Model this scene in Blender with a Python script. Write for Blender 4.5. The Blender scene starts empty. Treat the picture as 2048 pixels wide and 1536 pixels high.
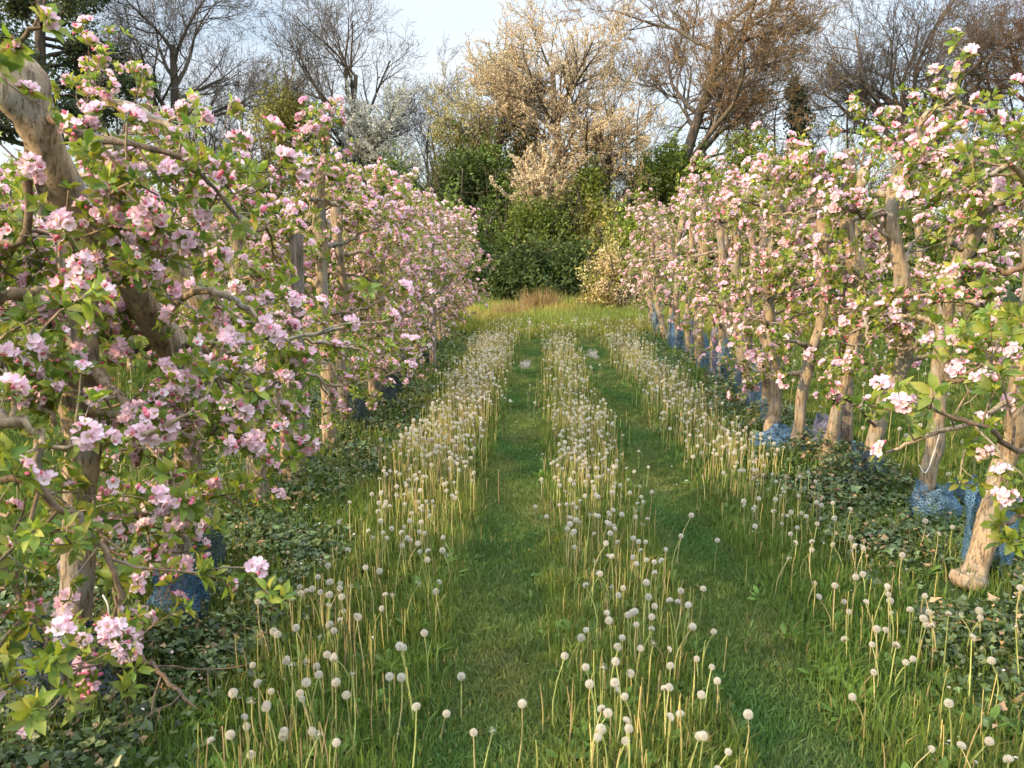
import bpy, math, random
import numpy as np
from mathutils import Vector, Matrix

# ------------------------------------------------------------------ camera, sky, sun, exposure
SC = bpy.context.scene
COL = SC.collection
PI = math.pi
CAM_H, PITCH, YAW, FPX = 1.60, math.radians(9.7), math.radians(2.05), 1539.0
cam_d = bpy.data.cameras.new('camera')
cam_d.sensor_width = 36.0
cam_d.lens = 36.0 * FPX / 2048.0
cam_d.clip_start, cam_d.clip_end = 0.05, 2000.0
cam_d.dof.use_dof = True
cam_d.dof.focus_distance = 6.0
cam_d.dof.aperture_fstop = 8.0
CAM = bpy.data.objects.new('camera', cam_d)
COL.objects.link(CAM)
CAM.location = (0, 0, CAM_H)
CAM.rotation_euler = (PI / 2 - PITCH, 0, YAW)
SC.camera = CAM

SUN_AZ, SUN_EL = math.radians(-122), math.radians(21)
world = bpy.data.worlds.new('World')
SC.world = world
world.use_nodes = True
wn, wl = world.node_tree.nodes, world.node_tree.links
bg = wn['Background']
sky = wn.new('ShaderNodeTexSky')
sky.sky_type = 'NISHITA'
sky.sun_disc = False
sky.sun_elevation, sky.sun_rotation = SUN_EL, SUN_AZ
sky.air_density, sky.dust_density, sky.ozone_density = 1.0, 2.0, 1.5
# soft white cloud veil in the sky
tc = wn.new('ShaderNodeTexCoord')
mp = wn.new('ShaderNodeMapping'); mp.inputs['Scale'].default_value = (1.0, 1.0, 3.0)
nz = wn.new('ShaderNodeTexNoise'); nz.inputs['Scale'].default_value = 2.2; nz.inputs['Detail'].default_value = 5
rp = wn.new('ShaderNodeValToRGB'); rp.color_ramp.elements[0].position = .34; rp.color_ramp.elements[1].position = .66
rp.color_ramp.elements[0].color = (.34, .34, .34, 1); rp.color_ramp.elements[1].color = (.88, .88, .88, 1)
mx = wn.new('ShaderNodeMixRGB'); mx.inputs['Color2'].default_value = (3.6, 3.68, 3.75, 1)
# whole sky boosted overhead, out of view: added fill light to lift the shadows
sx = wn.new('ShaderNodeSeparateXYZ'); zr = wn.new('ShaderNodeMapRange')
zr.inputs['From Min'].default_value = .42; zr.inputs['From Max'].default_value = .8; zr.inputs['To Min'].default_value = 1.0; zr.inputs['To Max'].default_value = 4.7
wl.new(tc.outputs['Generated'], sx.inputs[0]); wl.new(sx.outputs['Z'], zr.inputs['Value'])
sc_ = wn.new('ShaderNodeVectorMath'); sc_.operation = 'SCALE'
wl.new(tc.outputs['Generated'], mp.inputs['Vector']); wl.new(mp.outputs[0], nz.inputs['Vector'])
wl.new(nz.outputs['Fac'], rp.inputs['Fac']); wl.new(rp.outputs['Color'], mx.inputs['Fac'])
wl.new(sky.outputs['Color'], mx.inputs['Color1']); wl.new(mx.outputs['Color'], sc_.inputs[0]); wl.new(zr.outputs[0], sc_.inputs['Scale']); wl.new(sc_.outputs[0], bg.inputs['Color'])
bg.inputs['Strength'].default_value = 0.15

sun_d = bpy.data.lights.new('sun', 'SUN')
sun_d.energy, sun_d.angle, sun_d.color = 3.4, math.radians(0.6), (1.0, 0.74, 0.44)
SUN = bpy.data.objects.new('sun', sun_d)
COL.objects.link(SUN)
sdir = Vector((math.sin(SUN_AZ) * math.cos(SUN_EL), math.cos(SUN_AZ) * math.cos(SUN_EL), math.sin(SUN_EL)))
SUN.rotation_euler = sdir.to_track_quat('Z', 'Y').to_euler()
SUN.location = (-20, -15, 20)

SC.view_settings.view_transform = 'Standard'
SC.view_settings.look = 'None'
SC.view_settings.exposure = 1.0
SC.view_settings.gamma = 1.0
SC.render.engine = 'CYCLES'
SC.cycles.max_bounces = 7
SC.cycles.diffuse_bounces = 4
SC.cycles.transmission_bounces = 5
SC.cycles.transparent_max_bounces = 10
SC.cycles.caustics_reflective = SC.cycles.caustics_refractive = False

# ------------------------------------------------------------------ helpers
CR = np.array(CAM.rotation_euler.to_matrix())
CO = np.array([0, 0, CAM_H])


def ray(px, py):
    return CR @ np.array([(px - 1024) / FPX, -(py - 768) / FPX, -1.0])


def at(px, py, Y):                      # the point of the ray through a photo pixel that lies Y metres up the lane
    d = ray(px, py)
    return CO + d * (Y / d[1])


def on_ground(px, py):
    d = ray(px, py)
    return CO + d * (-CAM_H / d[2])


ROW_L, ROW_R = -1.75, 2.12


def gz(x, y):
    x = np.asarray(x, float); y = np.asarray(y, float)
    z = .012 * np.sin(1.7 * x + .8 * y) + .010 * np.sin(3.1 * y - 2.3 * x + 1.0) + .006 * np.sin(7 * x + 5 * y)
    for c in (-.17, .86):
        z = z - .022 * np.exp(-((x - c) / .17) ** 2)
    for c in (ROW_L, ROW_R, ROW_R + 3.7, ROW_L - 3.7):
        z = z + .07 * np.exp(-((x - c) / .38) ** 2)
    return z


def norm(v):
    return v / np.maximum(np.linalg.norm(v, axis=-1, keepdims=True), 1e-9)


def frames(d, roll=None):
    """rotation matrices (n,3,3) whose Z column is d"""
    d = norm(d)
    ref = np.where(np.abs(d[:, 2:3]) < .9, np.array([[0, 0, 1.]]), np.array([[1., 0, 0]]))
    a = norm(np.cross(ref, d)); b = np.cross(d, a)
    if roll is not None:
        c, s = np.cos(roll)[:, None], np.sin(roll)[:, None]
        a, b = a * c + b * s, b * c - a * s
    return np.stack([a, b, d], axis=-1)


class Buf:
    """collects vertices, faces and natural colours, and links them as ONE mesh object"""
    def __init__(s):
        s.v, s.f, s.c, s.n = [], [], [], 0

    def add(s, v, f, c=(.5, .5, .5)):
        v = np.asarray(v, np.float32).reshape(-1, 3)
        c = np.asarray(c, np.float32)
        if c.ndim == 1:
            c = np.broadcast_to(c, v.shape)
        s.v.append(v); s.f.append(np.asarray(f, np.int32) + s.n); s.c.append(c.reshape(-1, 3)); s.n += len(v)

    def inst(s, tpl, M, L, cm=None):
        """copies of a template (v, f, c) by matrices M (n,3,3), places L (n,3), colour factors cm (n,3)"""
        v, f, c = tpl
        n, k = len(L), len(v)
        if n == 0:
            return
        V = np.einsum('nij,vj->nvi', M, v) + L[:, None, :]
        F = (f[None] + (np.arange(n) * k)[:, None, None]).reshape(-1, f.shape[1])
        C = np.broadcast_to(c[None], (n, k, 3)) if cm is None else c[None] * cm[:, None, :]
        s.add(V.reshape(-1, 3), F, C.reshape(-1, 3))

    def mesh(s, name, smooth=False, origin=(0, 0, 0)):
        me = bpy.data.meshes.new(name)
        v = np.concatenate(s.v) - np.asarray(origin, np.float32)
        c = np.concatenate(s.c)
        li = np.concatenate([f.ravel() for f in s.f])
        tot = np.concatenate([np.full(len(f), f.shape[1], np.int32) for f in s.f])
        st = np.concatenate([[0], np.cumsum(tot)[:-1]]).astype(np.int32)
        me.vertices.add(len(v)); me.vertices.foreach_set('co', v.ravel())
        me.loops.add(len(li)); me.loops.foreach_set('vertex_index', li.astype(np.int32))
        me.polygons.add(len(tot)); me.polygons.foreach_set('loop_start', st)
        if smooth:
            me.polygons.foreach_set('use_smooth', np.ones(len(tot), bool))
        a = me.attributes.new('col', 'FLOAT_COLOR', 'POINT')
        a.data.foreach_set('color', np.concatenate([c, np.ones((len(c), 1), np.float32)], 1).ravel())
        me.update(calc_edges=True)
        return me

    def build(s, name, mat, parent=None, smooth=False, origin=(0, 0, 0)):
        me = s.mesh(name, smooth, origin)
        me.materials.append(mat)
        return link(name, me, parent, origin if parent is None else (0, 0, 0))


def link(name, data, parent=None, loc=(0, 0, 0)):
    o = bpy.data.objects.new(name, data)
    COL.objects.link(o)
    o.location = loc
    if parent is not None:
        o.parent = parent
    return o


def tag(o, label=None, cat=None, group=None, kind=None):
    if label: o['label'] = label
    if cat: o['category'] = cat
    if group: o['group'] = group
    if kind: o['kind'] = kind
    return o


def empty(name, loc, label=None, cat=None, group=None):
    return tag(link(name, None, None, loc), label, cat, group)


def resample(P, n):
    """smooth curve through the points P, n samples"""
    P = np.asarray(P, float)
    m = len(P)
    E = np.vstack([2 * P[0] - P[1], P, 2 * P[-1] - P[-2]])
    u = np.linspace(0, m - 1, n)
    i = np.minimum(u.astype(int), m - 2); t = (u - i)[:, None]
    a, b, c, d = E[i], E[i + 1], E[i + 2], E[i + 3]
    return .5 * (2 * b + (c - a) * t + (2 * a - 5 * b + 4 * c - d) * t ** 2 + (3 * b - a - 3 * c + d) * t ** 3)


def tubes(P, R, S, cap=False):
    """tubes round M polylines of K points; returns vertices, quads"""
    P = np.asarray(P, float); R = np.asarray(R, float)
    M, K, _ = P.shape
    T = norm(np.gradient(P, axis=1))
    mean = norm(T.mean(1))
    ax = np.argmin(np.abs(mean), axis=1)
    ref = np.eye(3)[ax][:, None, :]
    A = norm(np.cross(T, np.broadcast_to(ref, T.shape))); B = np.cross(T, A)
    an = np.arange(S) * 2 * PI / S
    V = P[:, :, None] + R[:, :, None, None] * (np.cos(an)[:, None] * A[:, :, None] + np.sin(an)[:, None] * B[:, :, None])
    k, j = np.meshgrid(np.arange(K - 1), np.arange(S), indexing='ij')
    j2 = (j + 1) % S
    q = np.stack([k * S + j, k * S + j2, (k + 1) * S + j2, (k + 1) * S + j], -1).reshape(-1, 4)
    F = (q[None] + (np.arange(M) * K * S)[:, None, None]).reshape(-1, 4)
    return V.reshape(-1, 3), F


def grow(rng, P, R, n, t0=.3, t1=1., ang=(30, 60), L=(.3, .6), K=5, wob=.15, up=.05, rr=.6, rend=.3, fall=.35, rmax=9.):
    """n side shoots on each of M parent polylines"""
    M, K0, _ = P.shape
    T = norm(np.gradient(P, axis=1))
    t = t0 + (t1 - t0) * (np.arange(n)[None] + rng.random((M, n))) / n
    u = np.clip(t * (K0 - 1), 0, K0 - 1 - 1e-6); i = u.astype(int); f = (u - i)[..., None]
    m = np.arange(M)[:, None]
    p0 = P[m, i] * (1 - f) + P[m, i + 1] * f
    tg = norm(T[m, i] * (1 - f) + T[m, i + 1] * f)
    r0 = R[m, i] * (1 - f[..., 0]) + R[m, i + 1] * f[..., 0]
    N = M * n
    p0, tg, r0, t = p0.reshape(N, 3), tg.reshape(N, 3), r0.reshape(N), t.reshape(N)
    side = rng.normal(size=(N, 3)); side = norm(side - (side * tg).sum(1, keepdims=True) * tg)
    a = np.radians(rng.uniform(ang[0], ang[1], N))[:, None]
    d = np.cos(a) * tg + np.sin(a) * side
    ln = rng.uniform(L[0], L[1], N) * (1 - fall * t)
    Q = np.empty((N, K, 3)); Q[:, 0] = p0
    for k in range(1, K):
        d = norm(d + wob * rng.normal(size=(N, 3)) + np.array([0, 0, up]))
        Q[:, k] = Q[:, k - 1] + d * (ln / (K - 1))[:, None]
    rs = np.minimum(r0 * rr, rmax)[:, None] * (1 - (1 - rend) * np.linspace(0, 1, K)[None])
    return Q, rs


# ------------------------------------------------------------------ materials
def nodes(name):
    m = bpy.data.materials.new(name)
    m.use_nodes = True
    nt = m.node_tree
    nt.nodes.clear()
    return m, nt.nodes, nt.links, nt.nodes.new('ShaderNodeOutputMaterial')


def N(nd, t, **kw):
    n = nd.new(t)
    for k, v in kw.items():
        if k in n.inputs:
            n.inputs[k].default_value = v
        else:
            setattr(n, k, v)
    return n


def organic(name, trans=.35, rough=.55, spec=.25, vary=.12, tcol=(1, 1, 1), noise=60.):
    """leaf, petal and stem surfaces: the mesh's own colours, fine mottling, a little variety between copies, light through"""
    m, nd, lk, out = nodes(name)
    at_ = N(nd, 'ShaderNodeAttribute', attribute_name='col')
    ob = N(nd, 'ShaderNodeObjectInfo')
    nz = N(nd, 'ShaderNodeTexNoise', Scale=noise, Detail=2.)
    tcn = N(nd, 'ShaderNodeTexCoord'); lk.new(tcn.outputs['Object'], nz.inputs['Vector'])
    mr = N(nd, 'ShaderNodeMapRange'); mr.inputs['To Min'].default_value = 1 - 2.2 * vary; mr.inputs['To Max'].default_value = 1 + 2.2 * vary
    lk.new(nz.outputs['Fac'], mr.inputs['Value'])
    mr2 = N(nd, 'ShaderNodeMapRange'); mr2.inputs['To Min'].default_value = 1 - vary; mr2.inputs['To Max'].default_value = 1 + vary
    lk.new(ob.outputs['Random'], mr2.inputs['Value'])
    mu = N(nd, 'ShaderNodeMath', operation='MULTIPLY'); lk.new(mr.outputs[0], mu.inputs[0]); lk.new(mr2.outputs[0], mu.inputs[1])
    vm = N(nd, 'ShaderNodeVectorMath', operation='SCALE'); lk.new(at_.outputs['Color'], vm.inputs[0]); lk.new(mu.outputs[0], vm.inputs['Scale'])
    b = N(nd, 'ShaderNodeBsdfPrincipled', Roughness=rough)
    b.inputs['Specular IOR Level'].default_value = spec
    lk.new(vm.outputs[0], b.inputs['Base Color'])
    if trans > 0:
        tr = N(nd, 'ShaderNodeBsdfTranslucent')
        tm = N(nd, 'ShaderNodeVectorMath', operation='MULTIPLY'); tm.inputs[1].default_value = tcol
        lk.new(vm.outputs[0], tm.inputs[0]); lk.new(tm.outputs[0], tr.inputs['Color'])
        mxs = N(nd, 'ShaderNodeMixShader', Fac=trans)
        lk.new(b.outputs[0], mxs.inputs[1]); lk.new(tr.outputs[0], mxs.inputs[2]); lk.new(mxs.outputs[0], out.inputs[0])
    else:
        lk.new(b.outputs[0], out.inputs[0])
    return m


def bark(name, c0, c1, c2, scale=18., bump=.5, zs=.25):
    """bark: three tones in streaks and blotches, with relief"""
    m, nd, lk, out = nodes(name)
    tcn = N(nd, 'ShaderNodeTexCoord')
    mpn = N(nd, 'ShaderNodeMapping'); mpn.inputs['Scale'].default_value = (1, 1, zs); lk.new(tcn.outputs['Object'], mpn.inputs['Vector'])
    n1 = N(nd, 'ShaderNodeTexNoise', Scale=scale, Detail=6., Roughness=.65); lk.new(mpn.outputs[0], n1.inputs['Vector'])
    n2 = N(nd, 'ShaderNodeTexNoise', Scale=scale * .3, Detail=3.); lk.new(tcn.outputs['Object'], n2.inputs['Vector'])
    mp2 = N(nd, 'ShaderNodeMapping'); mp2.inputs['Scale'].default_value = (1, 1, 5); lk.new(tcn.outputs['Object'], mp2.inputs['Vector'])
    n3 = N(nd, 'ShaderNodeTexNoise', Scale=scale * 2.4, Detail=2.); lk.new(mp2.outputs[0], n3.inputs['Vector'])
    r1 = N(nd, 'ShaderNodeValToRGB')
    e = r1.color_ramp.elements
    e[0].position, e[0].color = .34, (*c0, 1); e[1].position, e[1].color = .62, (*c1, 1)
    lk.new(n1.outputs['Fac'], r1.inputs['Fac'])
    r2 = N(nd, 'ShaderNodeValToRGB'); r2.color_ramp.elements[0].position = .47; r2.color_ramp.elements[1].position = .62
    lk.new(n2.outputs['Fac'], r2.inputs['Fac'])
    mxn = N(nd, 'ShaderNodeMixRGB', Color2=(*c2, 1)); lk.new(r2.outputs['Color'], mxn.inputs['Fac']); lk.new(r1.outputs['Color'], mxn.inputs['Color1'])
    r3 = N(nd, 'ShaderNodeValToRGB'); r3.color_ramp.elements[0].position = .30; r3.color_ramp.elements[1].position = .42
    r3.color_ramp.elements[0].color = (.55, .52, .5, 1)
    lk.new(n3.outputs['Fac'], r3.inputs['Fac'])
    mz = N(nd, 'ShaderNodeMixRGB', blend_type='MULTIPLY', Fac=.4); lk.new(mxn.outputs[0], mz.inputs['Color1']); lk.new(r3.outputs['Color'], mz.inputs['Color2'])
    mp4 = N(nd, 'ShaderNodeMapping'); mp4.inputs['Scale'].default_value = (1, 1, .12); lk.new(tcn.outputs['Object'], mp4.inputs['Vector'])
    vo = N(nd, 'ShaderNodeTexNoise', Scale=scale * 3.2, Detail=4., Roughness=.7); lk.new(mp4.outputs[0], vo.inputs['Vector'])
    r4 = N(nd, 'ShaderNodeValToRGB'); r4.color_ramp.elements[0].position = .36; r4.color_ramp.elements[1].position = .46
    r4.color_ramp.elements[0].color = (.42, .38, .34, 1)                  # dark cracks running along the limb
    lk.new(vo.outputs['Fac'], r4.inputs['Fac'])
    mk = N(nd, 'ShaderNodeMixRGB', blend_type='MULTIPLY', Fac=.8); lk.new(mz.outputs[0], mk.inputs['Color1']); lk.new(r4.outputs['Color'], mk.inputs['Color2'])
    n5 = N(nd, 'ShaderNodeTexNoise', Scale=scale * .8, Detail=7., Roughness=.75); lk.new(tcn.outputs['Object'], n5.inputs['Vector'])
    r5 = N(nd, 'ShaderNodeValToRGB'); r5.color_ramp.elements[0].position = .60; r5.color_ramp.elements[1].position = .68
    lk.new(n5.outputs['Fac'], r5.inputs['Fac'])
    ml = N(nd, 'ShaderNodeMixRGB', Color2=(c2[0] * 1.15, c2[1] * 1.25, c2[2] * 1.15, 1)); lk.new(r5.outputs['Color'], ml.inputs['Fac']); lk.new(mk.outputs[0], ml.inputs['Color1'])
    mz = ml
    b = N(nd, 'ShaderNodeBsdfPrincipled', Roughness=.85); b.inputs['Specular IOR Level'].default_value = .2
    lk.new(mz.outputs[0], b.inputs['Base Color'])
    ad = N(nd, 'ShaderNodeMath', operation='ADD'); lk.new(n1.outputs['Fac'], ad.inputs[0]); lk.new(r4.outputs['Color'], ad.inputs[1])
    bp = N(nd, 'ShaderNodeBump', Strength=bump, Distance=.012); lk.new(ad.outputs[0], bp.inputs['Height']); lk.new(bp.outputs[0], b.inputs['Normal'])
    lk.new(b.outputs[0], out.inputs[0])
    return m


M_LEAF = organic('apple leaf', .42, .5, .3, .14, (1.15, 1.1, .55))
M_PETAL = organic('apple petal', .40, .6, .2, .05, (1.05, .9, .92))
M_GRASS = organic('grass blade', .35, .55, .25, .18, (1.2, 1.15, .5), 3.)
M_IVY = organic('ivy leaf', .15, .4, .4, .2, (1.1, 1.1, .5), 8.)
M_BUSH = organic('bush leaf', .35, .55, .25, .2, (1.15, 1.1, .5), 2.)
M_BLOOM = organic('hedge blossom', .35, .7, .15, .12, (1, .95, .85), 3.)
M_STEM = organic('dandelion stem', .25, .45, .3, .15, (1.1, 1, .5), 20.)
M_PAPPUS = organic('dandelion pappus', .5, .9, .05, .05, (1, 1, 1), 20.)
M_BARK = bark('apple bark', (.17, .125, .085), (.41, .315, .20), (.26, .235, .19), 22., .7, .5)
M_TWIG = bark('apple twig bark', (.10, .07, .05), (.24, .165, .105), (.16, .13, .105), 40., .4, 1.)
M_WILD = bark('hedgerow bark', (.055, .045, .036), (.17, .135, .10), (.11, .10, .08), 6., .6, .3)
M_WILDR = bark('reddish hedgerow bark', (.06, .04, .028), (.21, .125, .075), (.14, .10, .07), 6., .6, .3)
M_POST = bark('weathered post wood', (.10, .08, .065), (.30, .245, .195), (.22, .19, .165), 30., .8, .04)
M_WIRE = organic('galvanised wire', 0, .35, .5, .05)


def net_material(name, col, hole=.60):
    m, nd, lk, out = nodes(name)
    a = N(nd, 'ShaderNodeAttribute', attribute_name='st')
    sx = N(nd, 'ShaderNodeSeparateXYZ'); lk.new(a.outputs['Vector'], sx.inputs[0])
    def band(sock, f):
        mu = N(nd, 'ShaderNodeMath', operation='MULTIPLY'); mu.inputs[1].default_value = f; lk.new(sock, mu.inputs[0])
        fr = N(nd, 'ShaderNodeMath', operation='FRACT'); lk.new(mu.outputs[0], fr.inputs[0])
        gt = N(nd, 'ShaderNodeMath', operation='GREATER_THAN'); gt.inputs[1].default_value = hole; lk.new(fr.outputs[0], gt.inputs[0])
        return gt.outputs[0]
    ad = N(nd, 'ShaderNodeMath', operation='ADD'); sb = N(nd, 'ShaderNodeMath', operation='SUBTRACT')
    lk.new(sx.outputs['X'], ad.inputs[0]); lk.new(sx.outputs['Y'], ad.inputs[1])
    lk.new(sx.outputs['X'], sb.inputs[0]); lk.new(sx.outputs['Y'], sb.inputs[1])
    mxm = N(nd, 'ShaderNodeMath', operation='MAXIMUM'); lk.new(band(ad.outputs[0], 55), mxm.inputs[0]); lk.new(band(sb.outputs[0], 55), mxm.inputs[1])
    nz = N(nd, 'ShaderNodeTexNoise', Scale=14., Detail=3.)
    cr = N(nd, 'ShaderNodeValToRGB')
    cr.color_ramp.elements[0].position = .35; cr.color_ramp.elements[1].position = .7
    cr.color_ramp.elements[0].color = (*[c * .6 for c in col], 1); cr.color_ramp.elements[1].color = (*[c * 1.3 + .02 for c in col], 1)
    lk.new(nz.outputs['Fac'], cr.inputs['Fac'])
    d = N(nd, 'ShaderNodeBsdfPrincipled', Roughness=.5); lk.new(cr.outputs['Color'], d.inputs['Base Color'])
    tl = N(nd, 'ShaderNodeBsdfTranslucent'); lk.new(cr.outputs['Color'], tl.inputs['Color'])
    m1 = N(nd, 'ShaderNodeMixShader', Fac=.3); lk.new(d.outputs[0], m1.inputs[1]); lk.new(tl.outputs[0], m1.inputs[2])
    t = N(nd, 'ShaderNodeBsdfTransparent')
    m2 = N(nd, 'ShaderNodeMixShader'); lk.new(mxm.outputs[0], m2.inputs['Fac']); lk.new(t.outputs[0], m2.inputs[1]); lk.new(m1.outputs[0], m2.inputs[2])
    lk.new(m2.outputs[0], out.inputs[0])
    return m


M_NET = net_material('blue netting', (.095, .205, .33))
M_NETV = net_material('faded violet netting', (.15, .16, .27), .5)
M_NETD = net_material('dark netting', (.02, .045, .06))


def ground_material():
    m, nd, lk, out = nodes('orchard ground')
    tcn = N(nd, 'ShaderNodeTexCoord')
    n1 = N(nd, 'ShaderNodeTexNoise', Scale=1.2, Detail=8., Roughness=.7); lk.new(tcn.outputs['Object'], n1.inputs['Vector'])
    n2 = N(nd, 'ShaderNodeTexNoise', Scale=60., Detail=4.); lk.new(tcn.outputs['Object'], n2.inputs['Vector'])
    r1 = N(nd, 'ShaderNodeValToRGB')
    r1.color_ramp.elements[0].position = .3; r1.color_ramp.elements[0].color = (.030, .055, .016, 1)
    r1.color_ramp.elements[1].position = .7; r1.color_ramp.elements[1].color = (.055, .09, .028, 1)
    lk.new(n1.outputs['Fac'], r1.inputs['Fac'])
    r2 = N(nd, 'ShaderNodeValToRGB')
    r2.color_ramp.elements[0].position = .35; r2.color_ramp.elements[0].color = (.5, .5, .5, 1)
    r2.color_ramp.elements[1].position = .65; r2.color_ramp.elements[1].color = (1.3, 1.2, 1.1, 1)
    lk.new(n2.outputs['Fac'], r2.inputs['Fac'])
    mz = N(nd, 'ShaderNodeMixRGB', blend_type='MULTIPLY', Fac=1.); lk.new(r1.outputs['Color'], mz.inputs['Color1']); lk.new(r2.outputs['Color'], mz.inputs['Color2'])
    b = N(nd, 'ShaderNodeBsdfPrincipled', Roughness=.95); b.inputs['Specular IOR Level'].default_value = .1
    lk.new(mz.outputs[0], b.inputs['Base Color'])
    bp = N(nd, 'ShaderNodeBump', Strength=.6, Distance=.03); lk.new(n2.outputs['Fac'], bp.inputs['Height']); lk.new(bp.outputs[0], b.inputs['Normal'])
    lk.new(b.outputs[0], out.inputs[0])
    return m


# ------------------------------------------------------------------ ground: one sheet to the horizon
def axis(lo, hi, fine, far):
    a = np.arange(lo, hi + 1e-6, fine)
    g = np.geomspace(1, far, 14)
    return np.concatenate([lo - g[::-1], a, hi + g])


gx, gy = axis(-9, 9, .12, 600), axis(-2, 34, .2, 600)
X, Y = np.meshgrid(gx, gy, indexing='ij')
Z = gz(X, Y) * (np.abs(X) < 9.1) * ((Y > -2.1) & (Y < 34.1))
i, j = np.meshgrid(np.arange(len(gx) - 1), np.arange(len(gy) - 1), indexing='ij')
w = len(gy)
b = Buf()
b.add(np.stack([X, Y, Z], -1), np.stack([i * w + j, (i + 1) * w + j, (i + 1) * w + j + 1, i * w + j + 1], -1).reshape(-1, 4))
tag(b.build('ground', ground_material(), None, True), kind='structure')

# ------------------------------------------------------------------ hedgerow behind the orchard
def leafquads(rng, buf, C, size, col, cvar=.25, el=1.8, hue=None):
    """one folded leaf at every point C"""
    n = len(C)
    M = frames(rng.normal(size=(n, 3)) + np.array([0, 0, .5]), rng.uniform(0, 2 * PI, n)) * (rng.uniform(.6, 1.25, n) * size)[:, None, None]
    t = (np.array([[0, -el / 2, 0], [.5, 0, .16], [0, el / 2, 0], [-.5, 0, .16]], float), np.array([[0, 1, 2], [0, 2, 3]]), np.ones((4, 3)))
    f = np.exp(rng.normal(0, cvar, (n, 1))) * np.ones((1, 3))
    if hue is not None:
        f = f * np.exp(rng.normal(0, 1, (n, 1)) * np.asarray(hue))
    buf.inst(t, M, C, f * np.asarray(col))


def lobes(rng, n, W, D, H, rl, zb=.1):
    """centres and radii of foliage lobes filling a bush-shaped dome (W wide, D deep, H high)"""
    a = rng.uniform(0, 2 * PI, n); q = rng.random(n) ** .5
    q[:max(2, n // 8)] *= .25                        # some crown the top
    h = H * np.sqrt(1 - .92 * q ** 2.4) * rng.uniform(.88, 1.06, n)
    u = rng.random(n) ** .45; u[:max(2, n // 8)] = 1
    rl_ = (rl[0] + rl[1]) / 2
    c = np.stack([np.cos(a) * q * (W / 2 - rl_ * .4), np.sin(a) * q * (D / 2 - rl_ * .4), np.maximum(h * u - rl_ * .7, .1)], 1)
    c[:, 2] += zb
    return c, rng.uniform(rl[0], rl[1], n)


def cloud(rng, cen, rad, per, shell=.5):
    """points scattered in each lobe, more of them towards the lobe's surface"""
    n = len(cen)
    d = norm(rng.normal(size=(n, per, 3)))
    r = rng.uniform(shell, 1, (n, per)) ** .8
    lump = 1 + .25 * np.sin(d[..., :1] * 7 + cen[:, None, :1] * 3) * np.sin(d[..., 1:2] * 6 + cen[:, None, 1:2] * 5) 
    P = cen[:, None] + d * (r * rad[:, None])[..., None] * lump
    P[..., 2] = np.maximum(P[..., 2], .03 + .2 * rng.random((n, per)))
    return P.reshape(-1, 3)


KIND = {'green': ((.185, .245, .052), (.16, .10, .05)), 'olive': ((.24, .235, .07), (.17, .11, .06)),
        'dark': ((.085, .125, .038), (.16, .12, .06)), 'mid': ((.12, .18, .045), (.14, .10, .06)),
        'grey': ((.14, .16, .09), (.06, .04, .03))}
GB = 'bushes of the hedgerow behind the orchard'


def bush(name, label, px, ytop, dist, wpx, kind, seed, n=30, per=640, size=.066, rl=(.42, .80), depth=None, bloom=None, cat='bush', stems=7):
    rng = np.random.default_rng(seed)
    top = at(px, ytop, dist)
    W = wpx / FPX * dist
    D = depth or W * .8
    H = top[2]
    root = empty(name, (top[0], dist, 0), label, cat, GB)
    P0 = np.zeros((stems, 5, 3)); R0 = np.linspace(1, .35, 5)[None] * rng.uniform(.03, .06, (stems, 1))
    an = rng.uniform(0, 2 * PI, stems)
    for k in range(5):
        s = k / 4
        P0[:, k, 0] = np.cos(an) * (.12 + W * .33 * s ** 1.2); P0[:, k, 1] = np.sin(an) * (.12 + D * .33 * s ** 1.2); P0[:, k, 2] = H * .82 * s
    P0[:, 1:] += rng.normal(0, .08, (stems, 4, 3))
    P1, R1 = grow(rng, P0, R0, 7, .25, 1, (25, 60), (.6 * H * .5, H * .5), 5, .2, .05, .55, .3, rmax=.02)
    st = Buf(); st.add(*tubes(P0, R0, 5)); st.add(*tubes(P1, R1, 3))
    st.build('stems', M_WILD, root, True)
    c, r = lobes(rng, n, W, D, H - .3, rl)
    C = cloud(rng, c, r, per)
    col, hue = KIND[kind]
    lf = Buf()
    lc = np.repeat(np.exp(rng.normal(0, .16, (n, 1))), per, 0)      # some lobes carry younger, paler leaves
    leafquads(rng, lf, C, size, lc * np.asarray(col), .22, 1.7, hue)
    m = 46                                           # ragged young shoots standing out of the outline
    o_ = rng.integers(0, n, m)
    dd = norm((c[o_] - np.array([0, 0, H * .3])) * np.array([.7, .7, 1]) + rng.normal(0, .35, (m, 3)) + np.array([0, 0, .5]))
    sh = c[o_][:, None] + dd[:, None] * (r[o_][:, None, None] * .7 + (np.linspace(0, 1, 5) * 1.)[None, :, None] * rng.uniform(.35, 1., (m, 1, 1)))
    sh[:, 1:] += rng.normal(0, .04, (m, 4, 3))
    sb = Buf(); sb.add(*tubes(sh, np.full((m, 5), .006), 3)); sb.build('sprays', M_WILD, root)
    tt = rng.integers(0, 5, (m, 26))
    leafquads(rng, lf, (sh[np.arange(m)[:, None], tt] + rng.normal(0, .05, (m, 26, 3))).reshape(-1, 3), size * .9, np.asarray(col) * 1.15, .22, 1.7, hue)
    lf.build('leaves', M_BUSH, root)
    if bloom:
        bcol, bn, bs = bloom
        bl = Buf()
        c2, r2 = lobes(rng, n, W, D, H - .2, (rl[0] * .9, rl[1] * 1.05), .2)
        leafquads(rng, bl, cloud(rng, c2, r2, bn, .75), bs, bcol, .12, 1.1, (.02, .03, .06))
        bl.build('blossoms', M_BLOOM, root)
    return root


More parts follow.
